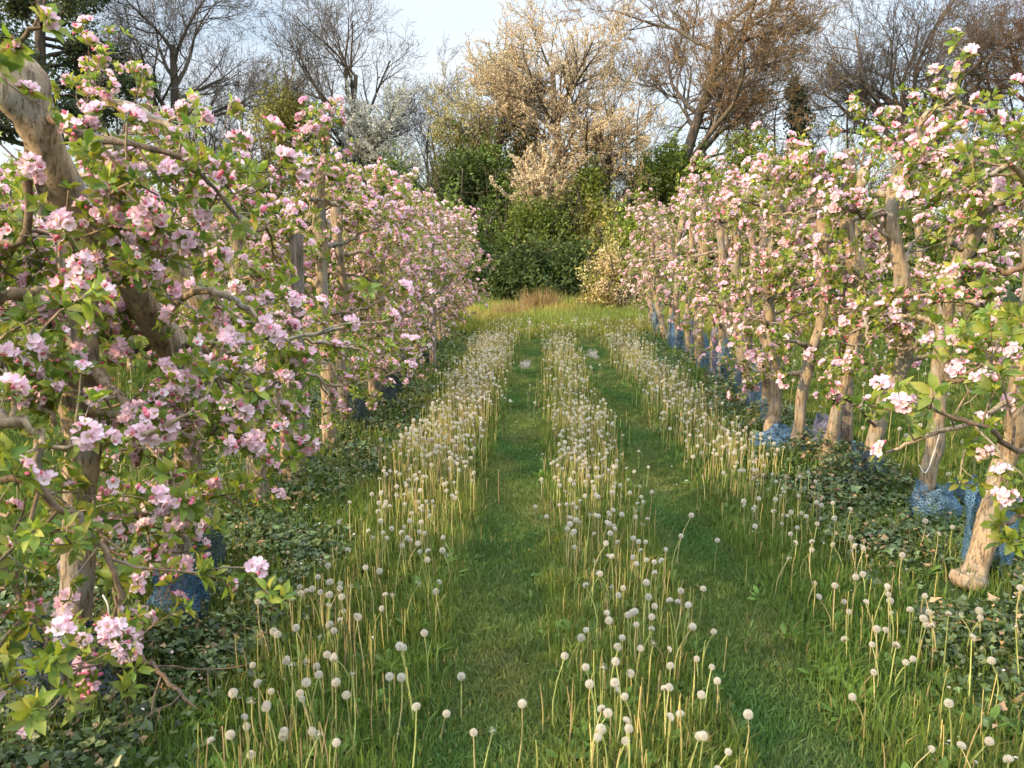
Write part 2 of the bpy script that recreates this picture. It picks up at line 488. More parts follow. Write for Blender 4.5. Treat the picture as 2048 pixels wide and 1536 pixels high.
def wild_tree(name, label, path, r0, r1, lv, seed, mat=M_WILD, buds=None, ivy=None, cat='tree', bare=True, leaf=None, group=None):
    """a tree grown from its traced trunk: path = points in the photo with their distance; lv = list of shoots per level"""
    rng = np.random.default_rng(seed)
    base = at(*path[0]); base[2] = 0
    pts = np.array([at(*p) for p in path]); pts[0, 2] = 0
    pts = pts - base
    root = empty(name, tuple(base), label, cat, group)
    T = resample(pts, 14)[None]
    R = np.linspace(r0, r1, 14)[None] * (1 + .35 * np.exp(-np.linspace(0, 14, 14)))[None]
    tr = Buf(); tr.add(*tubes(T, R, 9))
    P, RR = T, R
    cr = Buf(); last = []
    for q, l in enumerate(lv):
        P, RR = grow(rng, P, RR, **l)
        S = (7, 5, 4, 3, 3, 3)[q]
        (tr if q == 0 else cr).add(*tubes(P, np.maximum(RR, .0045), S))
        last.append(P)
    tr.build('trunk', mat, root, True)
    cr.build('crown', mat, root, True)
    if buds:
        col, size, nb, which = buds
        bb = Buf()
        for w_ in which:
            Q = last[w_]
            m_ = rng.integers(0, len(Q), nb); t = rng.uniform(.15, 1, nb) * (Q.shape[1] - 1.001); k = t.astype(int); f = (t - k)[:, None]
            leafquads(rng, bb, Q[m_, k] * (1 - f) + Q[m_, k + 1] * f + rng.normal(0, size * .5, (nb, 3)), size, col, .2, 1.3, (.05, .05, .08))
        bb.build(leaf or 'buds', M_BLOOM if leaf == 'blossoms' else M_BUSH, root)
    if ivy:
        n, t1, wid = ivy
        t = rng.uniform(0, t1, n) * 13; k = np.minimum(t.astype(int), 12); f = (t - k)[:, None]
        C = T[0][k] * (1 - f) + T[0][k + 1] * f
        d = norm(rng.normal(size=(n, 3)) * np.array([1, 1, .3]))
        C = C + d * (R[0][k] + wid * rng.random(n) ** .6 * (1 + .5 * np.sin(t * 2.3) + .35 * np.sin(t * 5.1 + seed)) * (1.45 - .075 * t))[:, None]
        iv = Buf(); leafquads(rng, iv, C, .085, (.03, .055, .016), .25, 1.2, (.1, .1, .05))
        iv.build('ivy', M_IVY, root)
    return root


def L_(n, L, ang=(25, 55), t0=.35, K=6, wob=.16, up=.06, rr=.6, fall=.3, rend=.3):
    return dict(n=n, t0=t0, ang=ang, L=L, K=K, wob=wob, up=up, rr=rr, fall=fall, rend=rend)


GT = 'trees of the hedgerow behind the orchard'
# bare trees
bare = [L_(8, (3.2, 5.0), (22, 52), .42), L_(7, (1.5, 2.8), (25, 55), .2), L_(6, (.8, 1.5), (25, 60), .2, 5), L_(5, (.45, .9), (25, 60), .2, 5, .2), L_(4, (.2, .5), (25, 60), .2, 4, .22)]
wild_tree('bare_tree', 'many-stemmed bare tree between the dark evergreen and the olive bush', [(362, 560, 27), (358, 420, 27), (352, 300, 27), (350, 200, 27), (345, 90, 27)], .26, .10,
          [L_(12, (3.0, 4.8), (28, 62), .25, wob=.2)] + bare[1:], 11, group=GT, ivy=(500, .5, .16))
wild_tree('bare_tree', 'grey bare tree with leaning fan of stems left of the open sky', [(690, 560, 28), (695, 420, 28), (700, 320, 28), (705, 240, 28), (712, 150, 28)], .22, .07,
          [L_(10, (2.8, 4.4), (25, 58), .35, wob=.18), L_(7, (1.3, 2.2), (22, 50), .2), L_(5, (.7, 1.3), (25, 60), .2, 5), L_(4, (.4, .7), (25, 60), .2, 5, .2), L_(3, (.2, .4), (25, 60), .2, 4, .22)], 12, group=GT)
wild_tree('bare_tree', 'thin bare tree rising behind the olive dome bush', [(560, 560, 34), (562, 350, 34), (565, 250, 34), (575, 150, 34)], .16, .05,
          [L_(8, (2.2, 3.2), (20, 45), .35), L_(6, (1.2, 2.0)), L_(5, (.7, 1.1), K=5), L_(4, (.4, .7), K=4)], 13, group=GT)
red = [L_(10, (3.3, 5.2), (32, 74), .30, wob=.2), L_(8, (1.5, 2.9), (25, 62), .15, wob=.2), L_(6, (.8, 1.5), (25, 60), .2, 5), L_(5, (.45, .9), (25, 60), .2, 5, .2), L_(4, (.2, .45), (25, 60), .2, 4, .22)]
wild_tree('bare_tree', 'big russet bare tree with ivy round its forked trunk', [(1345, 560, 26), (1350, 420, 26), (1368, 330, 26), (1395, 240, 26), (1425, 150, 26), (1440, 40, 26)], .23, .10,
          red, 14, M_WILD, buds=((.34, .225, .13), .028, 56000, (3, 4)), ivy=(2600, .45, .30), group=GT)
wild_tree('ivy_clad_trunk', 'ivy clad stump-like trunk between the two big bare trees', [(1604, 560, 27), (1603, 420, 27), (1600, 300, 27), (1597, 220, 27), (1590, 165, 27)], .20, .12,
          [L_(7, (.5, 1.3), (30, 70), .4), L_(5, (.4, .8), K=5), L_(4, (.2, .4), K=4)], 15, ivy=(3600, .96, .30), group=GT)
wild_tree('bare_tree', 'dark bare tree with wide fan of limbs behind the right row', [(1815, 560, 28), (1812, 420, 28), (1808, 330, 28), (1806, 260, 28), (1808, 190, 28)], .26, .13,
          [L_(12, (3.8, 5.8), (32, 74), .35, up=.09, wob=.2)] + red[1:], 16, buds=((.20, .12, .07), .028, 3000, (3, 4)), group=GT)
wild_tree('bare_tree', 'brown bare tree cut off by the right edge of the view', [(2085, 560, 27), (2080, 400, 27), (2078, 280, 27), (2070, 150, 27)], .26, .10,
          red, 17, M_WILDR, buds=((.17, .10, .045), .04, 6000, (3, 4)), group=GT)
wild_tree('bare_tree', 'slender bare tree in the gap behind the ivy clad trunk', [(1500, 560, 33), (1498, 400, 33), (1495, 300, 33), (1490, 180, 33)], .14, .05,
          [L_(7, (2.0, 3.2), (20, 45), .4), L_(6, (1.0, 1.8)), L_(5, (.6, 1.0), K=5), L_(3, (.3, .6), K=4)], 18, group=GT)
# blossoming wild trees
wild_tree('blossoming_tree', 'tall cream blossoming tree standing below the open sky', [(1125, 560, 26), (1122, 430, 26), (1118, 300, 26), (1110, 220, 26), (1105, 140, 26)], .20, .08,
          [L_(18, (2.0, 3.9), (35, 85), .18), L_(9, (1.0, 2.0), (25, 60), .15), L_(6, (.5, 1.1), (25, 60), .2, 5), L_(4, (.25, .55), (25, 60), .2, 4)], 21,
          buds=((.64, .52, .33), .034, 32000, (2, 3)), leaf='blossoms', group=GT)
wild_tree('blossoming_tree', 'cream blossoming tree leaning left beside the olive foliage', [(985, 560, 27), (985, 430, 27), (990, 330, 27), (1000, 250, 27), (1010, 190, 27)], .15, .06,
          [L_(16, (1.5, 2.9), (35, 85), .2), L_(8, (.8, 1.6), (25, 55), .2), L_(6, (.4, .9), (25, 60), .2, 5), L_(4, (.25, .5), (25, 60), .2, 4)], 22,
          buds=((.44, .40, .20), .042, 18000, (2, 3)), leaf='blossoms', group=GT)
wild_tree('blossoming_tree', 'loose pale blossoming tree at the foot of the russet tree', [(1215, 560, 25), (1215, 420, 25), (1218, 340, 25), (1222, 270, 25)], .10, .04,
          [L_(16, (1.0, 1.9), (35, 85), .25), L_(8, (.5, 1.0), (25, 55), .2), L_(5, (.3, .6), (25, 60), .2, 4)], 23,
          buds=((.62, .51, .33), .036, 11000, (1, 2)), leaf='blossoms', group=GT)
wild_tree('blossoming_tree', 'grey white blackthorn in flower under the leaning bare tree', [(765, 560, 27), (765, 430, 27), (762, 340, 27), (758, 270, 27)], .12, .05,
          [L_(20, (1.4, 2.7), (35, 85), .2), L_(8, (.8, 1.5), (25, 55), .2), L_(6, (.4, .8), (25, 60), .2, 4)], 24,
          buds=((.42, .44, .40), .05, 18000, (1, 2)), leaf='blossoms', group=GT)
wild_tree('blossoming_bush', 'spiky cream blossom bush arching over the green bushes', [(1085, 560, 24.5), (1085, 470, 24.5), (1085, 420, 24.5), (1085, 390, 24.5)], .09, .04,
          [L_(60, (1.1, 2.1), (30, 80), .35, up=.10, wob=.08, fall=.1), L_(9, (.2, .5), (25, 50), .2, 4)], 25,
          buds=((.75, .64, .45), .042, 17000, (0, 1)), leaf='blossoms', cat='bush', group=GB)
for lab, px, yt, d, sd in (('twiggy bare thicket left of the ivy clad trunk', 1545, 200, 30, 81), ('twiggy bare thicket right of the ivy clad trunk', 1690, 190, 30, 82),
                           ('twiggy bare thicket under the many-stemmed bare tree', 230, 190, 31, 83), ('twiggy bare thicket left of the cream blossoming tree', 850, 240, 31, 84),
                           ('twiggy bare thicket behind the pale tree at the russet foot', 1270, 200, 31, 85), ('twiggy bare thicket at the right edge behind blossom', 1960, 180, 30, 86),
                           ('twiggy bare thicket behind the olive dome bush', 480, 200, 32, 87)):
    wild_tree('bare_thicket', lab, [(px, 560, d), (px + 3, 480, d), (px + 8, 400, d), (px + 4, yt + 60, d), (px + 10, yt, d)], .07, .02,
              [L_(16, (1.6, 3.0), (25, 70), .05, up=.12), L_(8, (.8, 1.6), (25, 60), .15), L_(6, (.4, .9), K=5), L_(4, (.2, .5), K=4)], sd, cat='thicket', group='bare thickets in the hedgerow')
# bushes
B = [('olive dome bush with rounded top left of the blackthorn', 570, 180, 26, 270, 'olive', dict(n=42)),
     ('dark green bush below the grey white blackthorn', 785, 325, 24.5, 150, 'dark', {}),
     ('broad mid green bush behind the near left trunks', 470, 330, 25, 260, 'mid', {}),
     ('shadowy bush behind the leftmost trunk', 120, 330, 25, 330, 'dark', {}),
     ('olive green bush on the left shoulder of the blossoming tree', 905, 205, 27, 150, 'olive', dict(n=20)),
     ('dark ivy green bush left of the cream blossom bush', 930, 290, 25, 190, 'dark', {}),
     ('bright green bush under the spiky cream bush', 1060, 395, 23.6, 240, 'green', {}),
     ('olive bush between cream bush and dark trunk', 1190, 395, 23.8, 220, 'olive', {}),
     ('yellow green bush right of the hollow', 1260, 420, 23.2, 190, 'green', {}),
     ('bright green bush at the foot of the russet tree', 1335, 285, 25, 200, 'green', {}),
     ('tall green bush at left edge of the hollow', 915, 400, 22.6, 170, 'mid', {}),
     ('green rounded bush left of the ivy clad trunk', 1490, 275, 25, 220, 'green', {}),
     ('mid green bush right of the ivy clad trunk', 1660, 290, 25.5, 230, 'mid', {}),
     ('dark bush behind the tall right trunks', 1830, 300, 25, 260, 'dark', {}),
     ('shaded bush at the right edge of the view', 2010, 280, 24, 260, 'mid', {}),
     ('dark bush closing the end of the lane', 1040, 480, 21.8, 190, 'dark', dict(n=26)),
     ('dark leafy bush in the hollow beside the golden bush', 1170, 470, 22.4, 200, 'dark', dict(n=26)),
     ('low green bush behind the end of the left row', 845, 410, 21.6, 170, 'green', {}),
     ('low mid green bush far behind the left row', 690, 400, 24, 190, 'mid', {}),
     ('grey green bush far behind the first left tree', 300, 380, 26, 260, 'grey', {}),
     ('low mid green bush behind the end of the right row', 1400, 385, 22.6, 190, 'mid', {}),
     ('low green bush far behind the right row', 1560, 345, 23.6, 200, 'green', {}),
     ('small green bush between the blossoming trees and the russet tree', 1185, 335, 24.2, 130, 'green', dict(n=20)),
     ('dark bush in the shade behind the spiky cream bush', 1130, 350, 27, 260, 'dark', {}),
     ('dark bush filling the gap left of the russet trunk', 1290, 330, 27, 170, 'dark', {}),
     ('mid green bush rising behind the cream bush', 985, 285, 25.6, 180, 'mid', {}),
     ('olive green bush filling between the two blossoming trees', 1040, 270, 28, 190, 'olive', {}),
     ('green bush climbing round the foot of the russet trunk', 1395, 310, 25.5, 190, 'mid', {}),
     ('yellow olive bush low behind the right row heads', 1560, 320, 26, 200, 'olive', {}),
     ('dark bush behind the blackthorn in flower', 700, 300, 29, 260, 'dark', {})]
for k, (lab, px, yt, d, wpx, kind, kw) in enumerate(B):
    bush('bush', lab, px, yt, d, wpx, kind, 100 + k, **kw)
bush('blossoming_bush', 'golden cream blossoming bush beside the end of the right row', 1228, 490, 19.6, 125, 'olive', 140, n=16, per=60, size=.055, rl=(.2, .42), depth=1.2, bloom=((.74, .60, .36), 230, .048))
# dark evergreen in the corner
rng = np.random.default_rng(31)
EV = at(90, 560, 24); EV[2] = 0
ev = empty('evergreen_tree', tuple(EV), 'dark evergreen tree with drooping loose crown in the upper left corner', 'tree', GT)
T = resample(np.array([at(90, 560, 24), at(86, 300, 24), at(80, 100, 24), at(90, -120, 24)]) - EV, 14)[None]; T[0, 0, 2] = 0
R = np.linspace(.3, .08, 14)[None]
tr = Buf(); tr.add(*tubes(T, R, 9))
P1, R1 = grow(rng, T, R, 36, .3, 1, (45, 90), (1.8, 3.8), 6, .14, -.02, .45, .3)
P2, R2 = grow(rng, P1, R1, 7, .25, 1, (25, 60), (.5, 1.1), 5, .2, -.03)
tr.add(*tubes(P1, R1, 5)); tr.add(*tubes(P2, np.maximum(R2, .006), 3)); tr.build('trunk', M_WILD, ev, True)
n = 32000
m_ = rng.integers(0, len(P2), n); k = rng.integers(1, 5, n)
lf = Buf(); leafquads(rng, lf, P2[m_, k] + rng.normal(0, .14, (n, 3)), .075, (.075, .10, .055), .25, 1.9, (.06, .05, .04))
lf.build('leaves', M_BUSH, ev)

# ------------------------------------------------------------------ apple trees: leaf and blossom shapes
def leaf_tpl(lod):
    if lod == 0:
        s = np.array([0, .28, .62, 1.]); wd = np.array([.04, .36, .36, .02]); dz = np.array([0, .06, .04, -.08])
        v = []
        for a, b_, z in zip(s, wd, dz):
            v += [(a, -b_ * .62, z + b_ * .28), (a, 0, z), (a, b_ * .62, z + b_ * .28)]
        f = []
        for q in range(3):
            f += [(q * 3, q * 3 + 3, q * 3 + 4, q * 3 + 1), (q * 3 + 1, q * 3 + 4, q * 3 + 5, q * 3 + 2)]
        return np.array(v), np.array(f)
    v = np.array([(0, 0, 0), (.45, -.24, .12), (1, 0, -.06), (.45, .24, .12)])
    return v, np.array([(0, 1, 2, 2), (0, 2, 3, 3)])[:, :3]


GREENS = np.array([(.18, .26, .038), (.24, .31, .05), (.11, .19, .035), (.32, .33, .065), (.17, .22, .055)])


def rosette(rng, lod):
    v0, f0 = leaf_tpl(lod)
    b_ = Buf()
    n = rng.integers(6, 10)
    an = np.arange(n) * 2.4 + rng.uniform(0, 6)
    for q in range(n):
        ln = .047 * rng.uniform(.55, 1.15)
        el = rng.uniform(.15, 1.0)
        ca, sa, ce, se = math.cos(an[q]), math.sin(an[q]), math.cos(el), math.sin(el)
        Xa = np.array([ca * ce, sa * ce, se]); Za = np.array([-ca * se, -sa * se, ce])
        Ya = np.cross(Za, Xa)
        tw = rng.normal(0, .45); Ya, Za = Ya * math.cos(tw) + Za * math.sin(tw), Za * math.cos(tw) - Ya * math.sin(tw)
        b_.add((v0 @ np.array([Xa, Ya, Za])) * ln + Xa * .010, f0, GREENS[rng.integers(0, 5)] * rng.uniform(.8, 1.2))
    return np.concatenate(b_.v).astype(float), np.concatenate(b_.f), np.concatenate(b_.c).astype(float)


def flower(rng, lod, openness):
    """five cupped petals round a yellow-green heart, axis +Z"""
    b_ = Buf()
    pink = rng.random()
    white, rose = np.array([.90, .83, .87]), np.array([.84, .53, .65])
    base = white * (1 - .55 * pink) + rose * .55 * pink
    for q in range(5):
        a = q * 2 * PI / 5 + rng.normal(0, .08)
        cup = rng.uniform(.15, .5) + (1 - openness) * .9
        ca, sa = math.cos(a), math.sin(a)
        st = [(.002, .0022), (.0115, .0095), (.0185, .0085), (.0222, .003)] if lod == 0 else [(.002, .003), (.0140, .0105), (.0215, .004)]
        v, c = [], []
        for r, w_ in st:
            z = r * math.tan(cup) * .8 + .25 * r * r / .02
            for sgn in (-1, 0, 1) if lod == 0 else (-1, 1):
                x, y = r * math.cos(cup * .5), sgn * w_
                zz = z + (abs(sgn) * w_ * .35 if lod == 0 else 0) + rng.normal(0, .0008)
                v.append((x * ca - y * sa, x * sa + y * ca, zz))
                g = min(1, r / .02) ** 1.5 * (.25 + .5 * pink)
                c.append(base * (1 - g) + rose * g)
        f = []
        m_ = 3 if lod == 0 else 2
        for k in range(len(st) - 1):
            for s in range(m_ - 1):
                f.append((k * m_ + s, (k + 1) * m_ + s, (k + 1) * m_ + s + 1, k * m_ + s + 1))
        b_.add(v, f, np.array(c))
    hv = [(0, 0, .008)] + [(.0042 * math.cos(q * PI / 3), .0042 * math.sin(q * PI / 3), .0055) for q in range(6)]
    b_.add(hv, [(0, 1 + q, 1 + (q + 1) % 6, 1 + (q + 1) % 6)[:3] + (0,) for q in range(6)] if False else [(0, 1, 2, 3), (0, 3, 4, 5), (0, 5, 6, 1)], (.55, .50, .12))
    return np.concatenate(b_.v).astype(float), np.concatenate(b_.f), np.concatenate(b_.c).astype(float)


def cluster(rng, lod, budly=False):
    """a truss of five to seven flowers with a few rose buds, about 8 cm across"""
    b_ = Buf()
    n = rng.integers(2, 4) if budly else rng.integers(6, 10)
    d = norm(np.array([[math.cos(q * 2.4) * math.sqrt((q + .3) / n), math.sin(q * 2.4) * math.sqrt((q + .3) / n), .75] for q in range(n)]) + rng.normal(0, .12, (n, 3)))
    for q in range(n):
        M = frames(d[q:q + 1] + rng.normal(0, .2, (1, 3)), rng.uniform(0, 6, 1)) * rng.uniform(.7, .95)
        b_.inst(flower(rng, lod, rng.uniform(.45, 1)), M, d[q:q + 1] * rng.uniform(.019, .031))
    nb = rng.integers(4, 7) if budly else rng.integers(0, 4)
    if nb:
        bd = norm(rng.normal(size=(nb, 3)) * np.array([1, 1, .4]) + np.array([0, 0, .6]))
        u = [(math.cos(a) * s, math.sin(a) * s, z) for z, s in ((-.007, .001), (-.002, .0062), (.004, .0058), (.010, .001)) for a in np.arange(5) * 2 * PI / 5]
        fq = [(k * 5 + j, k * 5 + (j + 1) % 5, (k + 1) * 5 + (j + 1) % 5, (k + 1) * 5 + j) for k in range(3) for j in range(5)]
        b_.inst((np.array(u), np.array(fq), np.ones((20, 3))), frames(bd), bd * rng.uniform(.030, .042), np.tile((.74, .24, .33), (nb, 1)) * rng.uniform(.8, 1.15, (nb, 1)))
    if lod == 0:                                   # short green stalks
        P = np.stack([np.zeros((n, 3)) - np.array([0, 0, .01]), d * .015, d * .032], 1)
        tv, tf = tubes(P, np.full((n, 3), .0011), 3)
        b_.add(tv, tf, (.20, .26, .06))
    return np.concatenate(b_.v).astype(float), np.concatenate([f for f in b_.f]), np.concatenate(b_.c).astype(float)


rngT = np.random.default_rng(5)
ROS = [[rosette(rngT, l) for _ in range(6)] for l in (0, 1)]
CLU = [[cluster(rngT, l, q > 4) for q in range(7)] for l in (0, 1)]
CLU_MESH = []
for t in CLU[0]:
    b = Buf(); b.add(*t); me = b.mesh('blossom_cluster'); me.materials.append(M_PETAL); CLU_MESH.append(me)


def knobby(rng, T, R, S, knobs, top=True, rough=.06):
    """a trunk: a tube with uneven girth, swellings where limbs were cut, and a closed rounded head"""
    K = len(T)
    if top:
        d = norm(T[-1] - T[-2])
        T = np.vstack([T, T[-1] + d * R[-1] * .45, T[-1] + d * R[-1] * .7]); R = np.concatenate([R, [R[-1] * .75, R[-1] * .12]]); K += 2
    v, f = tubes(T[None], R[None], S)
    v = v.reshape(K, S, 3)
    ctr = T[:, None]
    u = v - ctr
    an = np.arange(S) * 2 * PI / S
    kk = np.arange(K)
    g = 1 + rough * (np.sin(an[None] * 2 + kk[:, None] * .21 + rng.uniform(0, 6)) + .7 * np.sin(an[None] * 3 - kk[:, None] * .37 + rng.uniform(0, 6)) + .8 * np.sin(kk[:, None] * .55 + rng.uniform(0, 6)))
    g = g + rng.normal(0, rough * .5, g.shape)
    for (k0, a0, h, wk, wa) in knobs:
        dip = .45
        if a0 is None:                               # a burr on the lane side of the foot
            a0 = an[int(np.argmax(u[int(k0)] @ np.array([-.8, -.6, 0])))]; dip = 0.
        da = np.angle(np.exp(1j * (an - a0)))
        e = np.exp(-((kk[:, None] - k0) / wk) ** 2 - (da[None] / wa) ** 2)
        g = g + h * e - h * dip * np.exp(-((kk[:, None] - k0) / (wk * .35)) ** 2 - (da[None] / (wa * .35)) ** 2)
    return (ctr + u * g[..., None]).reshape(-1, 3), f


def make_branch(rng, pts, r0, r1, lod, thin=1., shoots=2, csize=1.):
    """a gnarled limb with its side shoots and twigs; returns its mesh data and the places of its spurs"""
    K = max(10, len(pts) * 4)
    T = resample(pts, K)
    T[1:-1] += rng.normal(0, .006, (K - 2, 3))
    R = (np.linspace(r0 ** .8, r1 ** .8, K)) ** 1.25 * (1 + .10 * rng.normal(size=K)).clip(.75, 1.3)
    b_ = Buf()
    b_.add(*tubes(T[None], R[None], 8 if lod == 0 else 6))
    P1, R1 = grow(rng, T[None], R[None], int(6 * thin), .22, 1., (35, 80), (.18, .46), 6, .20, .05, .55, .4, .3, .008)
    P2, R2 = grow(rng, P1, R1, 2, .3, 1., (30, 75), (.08, .22), 4, .2, .10, .7, .5, .2, .0045)
    b_.add(*tubes(P1, np.maximum(R1, .0024), 5 if lod == 0 else 4))
    b_.add(*tubes(P2, np.maximum(R2, .0016), 4 if lod == 0 else 3))
    sp, sd = [], []
    for Q, ts in ((P2, (1., .5)), (P1, (1., .65, .35)), (T[None], (1., .75, .5))):
        G = norm(np.gradient(Q, axis=1)); k1 = Q.shape[1] - 1
        for t in ts:
            k = int(round(t * k1))
            keep = rng.random(len(Q)) < (1 if t == 1. else .6)
            sp.append(Q[keep, k]); sd.append(G[keep, k] * (.8 if t == 1. else .15))
    return b_, np.concatenate(sp), np.concatenate(sd)


GA = 'apple trees planted in rows'


def apple_tree(label, trunk, r0, r1, seed, lod=1, nb=11, limbs=(), zlo=.62, zhi=2.25, out=.66, along=.5, single=0, bloom=.60, knobs=None, graft=0., group=GA, side=0, lean_out=0., thin=1., shoots=2, csize=1.):
    """trunk: world points from the ground up; limbs: traced limbs as (points, thickness)"""
    rng = np.random.default_rng(seed)
    trunk = np.array(trunk, float)
    base = np.array([trunk[0, 0], trunk[0, 1], float(gz(trunk[0, 0], trunk[0, 1])) - .03])
    trunk = trunk - base; trunk[0, 2] = 0
    root = empty('apple_tree', tuple(base), label, 'apple tree', group)
    K = 44 if lod == 0 else 26
    T = resample(trunk, K)
    T[2:] += np.cumsum(rng.normal(0, .0022, (K - 2, 3)), 0)
    s = np.linspace(0, 1, K)
    R = r0 + (r1 - r0) * s ** .9
    R = R * (1 + .35 * np.exp(-s * 16))
    kn = [(rng.uniform(.25, .95) * K, rng.uniform(0, 6.28), rng.uniform(.3, .7), rng.uniform(.9, 1.8) * K / 40, rng.uniform(.4, .7)) for _ in range(7 if knobs is None else knobs)]
    kn += [(K - rng.uniform(1, 4.5), rng.uniform(0, 6.28), rng.uniform(.35, .75), rng.uniform(.8, 1.5) * K / 40, rng.uniform(.4, .7)) for _ in range(5)]
    if graft:
        kn.append((K * .06, None, graft, K * .05, 1.15))
    tb = Buf()
    tb.add(*knobby(rng, T, R, 16 if lod == 0 else 10, kn))
    tb.build('trunk', M_BARK, root, True)
    H = T[-1, 2]
    SP, SD = [], []
    specs = []
    for l in limbs:
        specs.append((np.array(l[0], float) - base, l[1], .006, l[2] if len(l) > 2 else thin))
    for q in range(nb):
        z = zlo + (H - .06 - zlo) * (q + rng.random()) / nb
        k = int(np.argmin(np.abs(T[:, 2] - z)))
        a = q * 2.4 + rng.normal(0, .5) + seed
        dx, dy = math.cos(a), math.sin(a)
        o_ = out * (1 + (lean_out if dx * side > 0 else -lean_out * .3))
        ln = 1 / math.hypot(dx / o_, dy / along) * rng.uniform(.65, 1.08)
        d = np.array([dx, dy, rng.uniform(-.25, .45)])
        p = T[k] + np.array([dx, dy, 0]) * R[k] * .4
        pts = [p]
        for w_ in range(5):
            d = norm(d + np.array([rng.normal(0, .42), rng.normal(0, .42), rng.normal(.02, .36)]))
            p = p + d * ln / 4.2
            p = np.array([p[0], p[1], min(max(p[2], .50), zhi)])
            pts.append(p)
        specs.append((np.array(pts), rng.uniform(.012, .023), .005, thin))
    for q in range(shoots):                       # young shoots from the head
        d = np.array([rng.normal(0, .5), rng.normal(0, .4), 1.])
        p = T[-2]; pts = [p]
        for w_ in range(4):
            d = norm(d + rng.normal(0, .3, 3)); p = p + d * rng.uniform(.04, .11); pts.append(p)
        specs.append((np.array(pts), .010, .004, thin))
    for pts, th, te, tw in specs:
        bb, sp, sd = make_branch(rng, pts, th, te, lod, tw)
        bb.build('branch', M_TWIG if th < .016 else M_BARK, root, True)
        SP.append(sp); SD.append(sd)
    SP, SD = np.concatenate(SP), np.concatenate(SD)
    ok = SP[:, 2] > .14
    SP, SD = SP[ok], SD[ok]
    n = len(SP)
    outw = norm(SP - np.interp(SP[:, 2], T[:, 2], T[:, 0])[:, None] * np.array([1, 0, 0]) - np.interp(SP[:, 2], T[:, 2], T[:, 1])[:, None] * np.array([0, 1, 0]) - SP * np.array([0, 0, 1]))
    D = norm(SD + .35 * outw + np.array([0, 0, .38]) + rng.normal(0, .38, (n, 3)))
    lb, pb = Buf(), Buf()
    w_ = rng.integers(0, 6, n)
    for t in range(6):
        s_ = w_ == t
        M = frames(D[s_], rng.uniform(0, 6.28, s_.sum())) * rng.uniform(.75, 1.3, s_.sum())[:, None, None]
        lb.inst(ROS[lod][t], M, SP[s_], np.exp(rng.normal(0, .16, (s_.sum(), 1))) * np.ones((1, 3)))
    lb.build('leaves', M_LEAF, root)
    bl = np.where(rng.random(n) < bloom)[0]
    pos = SP[bl] + D[bl] * .012
    M = frames(D[bl], rng.uniform(0, 6.28, len(bl))) * (rng.uniform(.55, 1.12, len(bl)) * csize)[:, None, None]
    w_ = rng.integers(0, 7, len(bl))
    if single:
        # the largest trusses in the photo are parts of their own
        wp = pos + base
        dist = np.linalg.norm(wp - CO, axis=1)
        q = (wp - CO) @ CR
        vis = (np.abs(q[:, 0] / -q[:, 2]) < .70) & (np.abs(q[:, 1] / -q[:, 2]) < .53) & (q[:, 2] < 0)
        order = np.argsort(dist + 100 * ~vis)[:single]
        for h in order:
            o = link('blossom_cluster', CLU_MESH[w_[h]], root)
            o.matrix_local = Matrix.Translation(Vector(pos[h])) @ Matrix(M[h].tolist()).to_4x4()
        rest = np.ones(len(bl), bool); rest[order] = False
    else:
        rest = np.ones(len(bl), bool)
    for t in range(7):
        s_ = (w_ == t) & rest
        pb.inst(CLU[lod][t], M[s_], pos[s_], np.array([1., .96, .98]) + rng.normal(0, .055, (int(s_.sum()), 1)) * np.array([[.5, 1.6, 1.]]))
    if rest.any():
        o = pb.build('blossoms', M_PETAL, root)
        if single:
            o['kind'] = 'stuff'
    return root


def copy_tree(src, loc, rz, sc, label, group=GA):
    r = src.copy(); COL.objects.link(r)
    r.location = loc; r.rotation_euler = (0, 0, rz); r.scale = sc
    r['label'] = label
    if group: r['group'] = group
    for ch in src.children:
        c = ch.copy(); COL.objects.link(c); c.parent = r
    return r


def px_trunk(pts):                                   # photo points and distances -> world points
    P = [at(*p) for p in pts]
    P[0][2] = 0
    return P


# traced trees of the left row, near to far
apple_tree('near left apple tree with only its blossoming twigs reaching into view', [(-1.80, 1.75, 0), (-1.83, 1.75, .7), (-1.78, 1.72, 1.4), (-1.85, 1.75, 1.75)], .06, .045, 201, 0, 5,
           limbs=[([(-1.80, 1.74, 1.05), at(-60, 845, 1.85), at(20, 842, 1.85), at(75, 880, 1.9), at(72, 960, 1.9), at(100, 1020, 1.85)], .024),
                  ([(-1.82, 1.74, .55), at(-40, 1150, 1.75), at(40, 1180, 1.8), at(110, 1290, 1.8), at(140, 1400, 1.85)], .012),
                  ([(-1.80, 1.74, .85), at(0, 960, 1.7), at(110, 1010, 1.75), at(190, 1075, 1.8), at(240, 1180, 1.8), at(215, 1300, 1.8)], .012),
                  ([(-1.84, 1.74, 1.6), at(-90, 140, 1.9), at(-20, 110, 1.9), at(40, 85, 1.9), at(85, 50, 1.9)], .005, .35)],
           out=.5, single=90, bloom=.46, side=1, zhi=1.3, csize=.82)
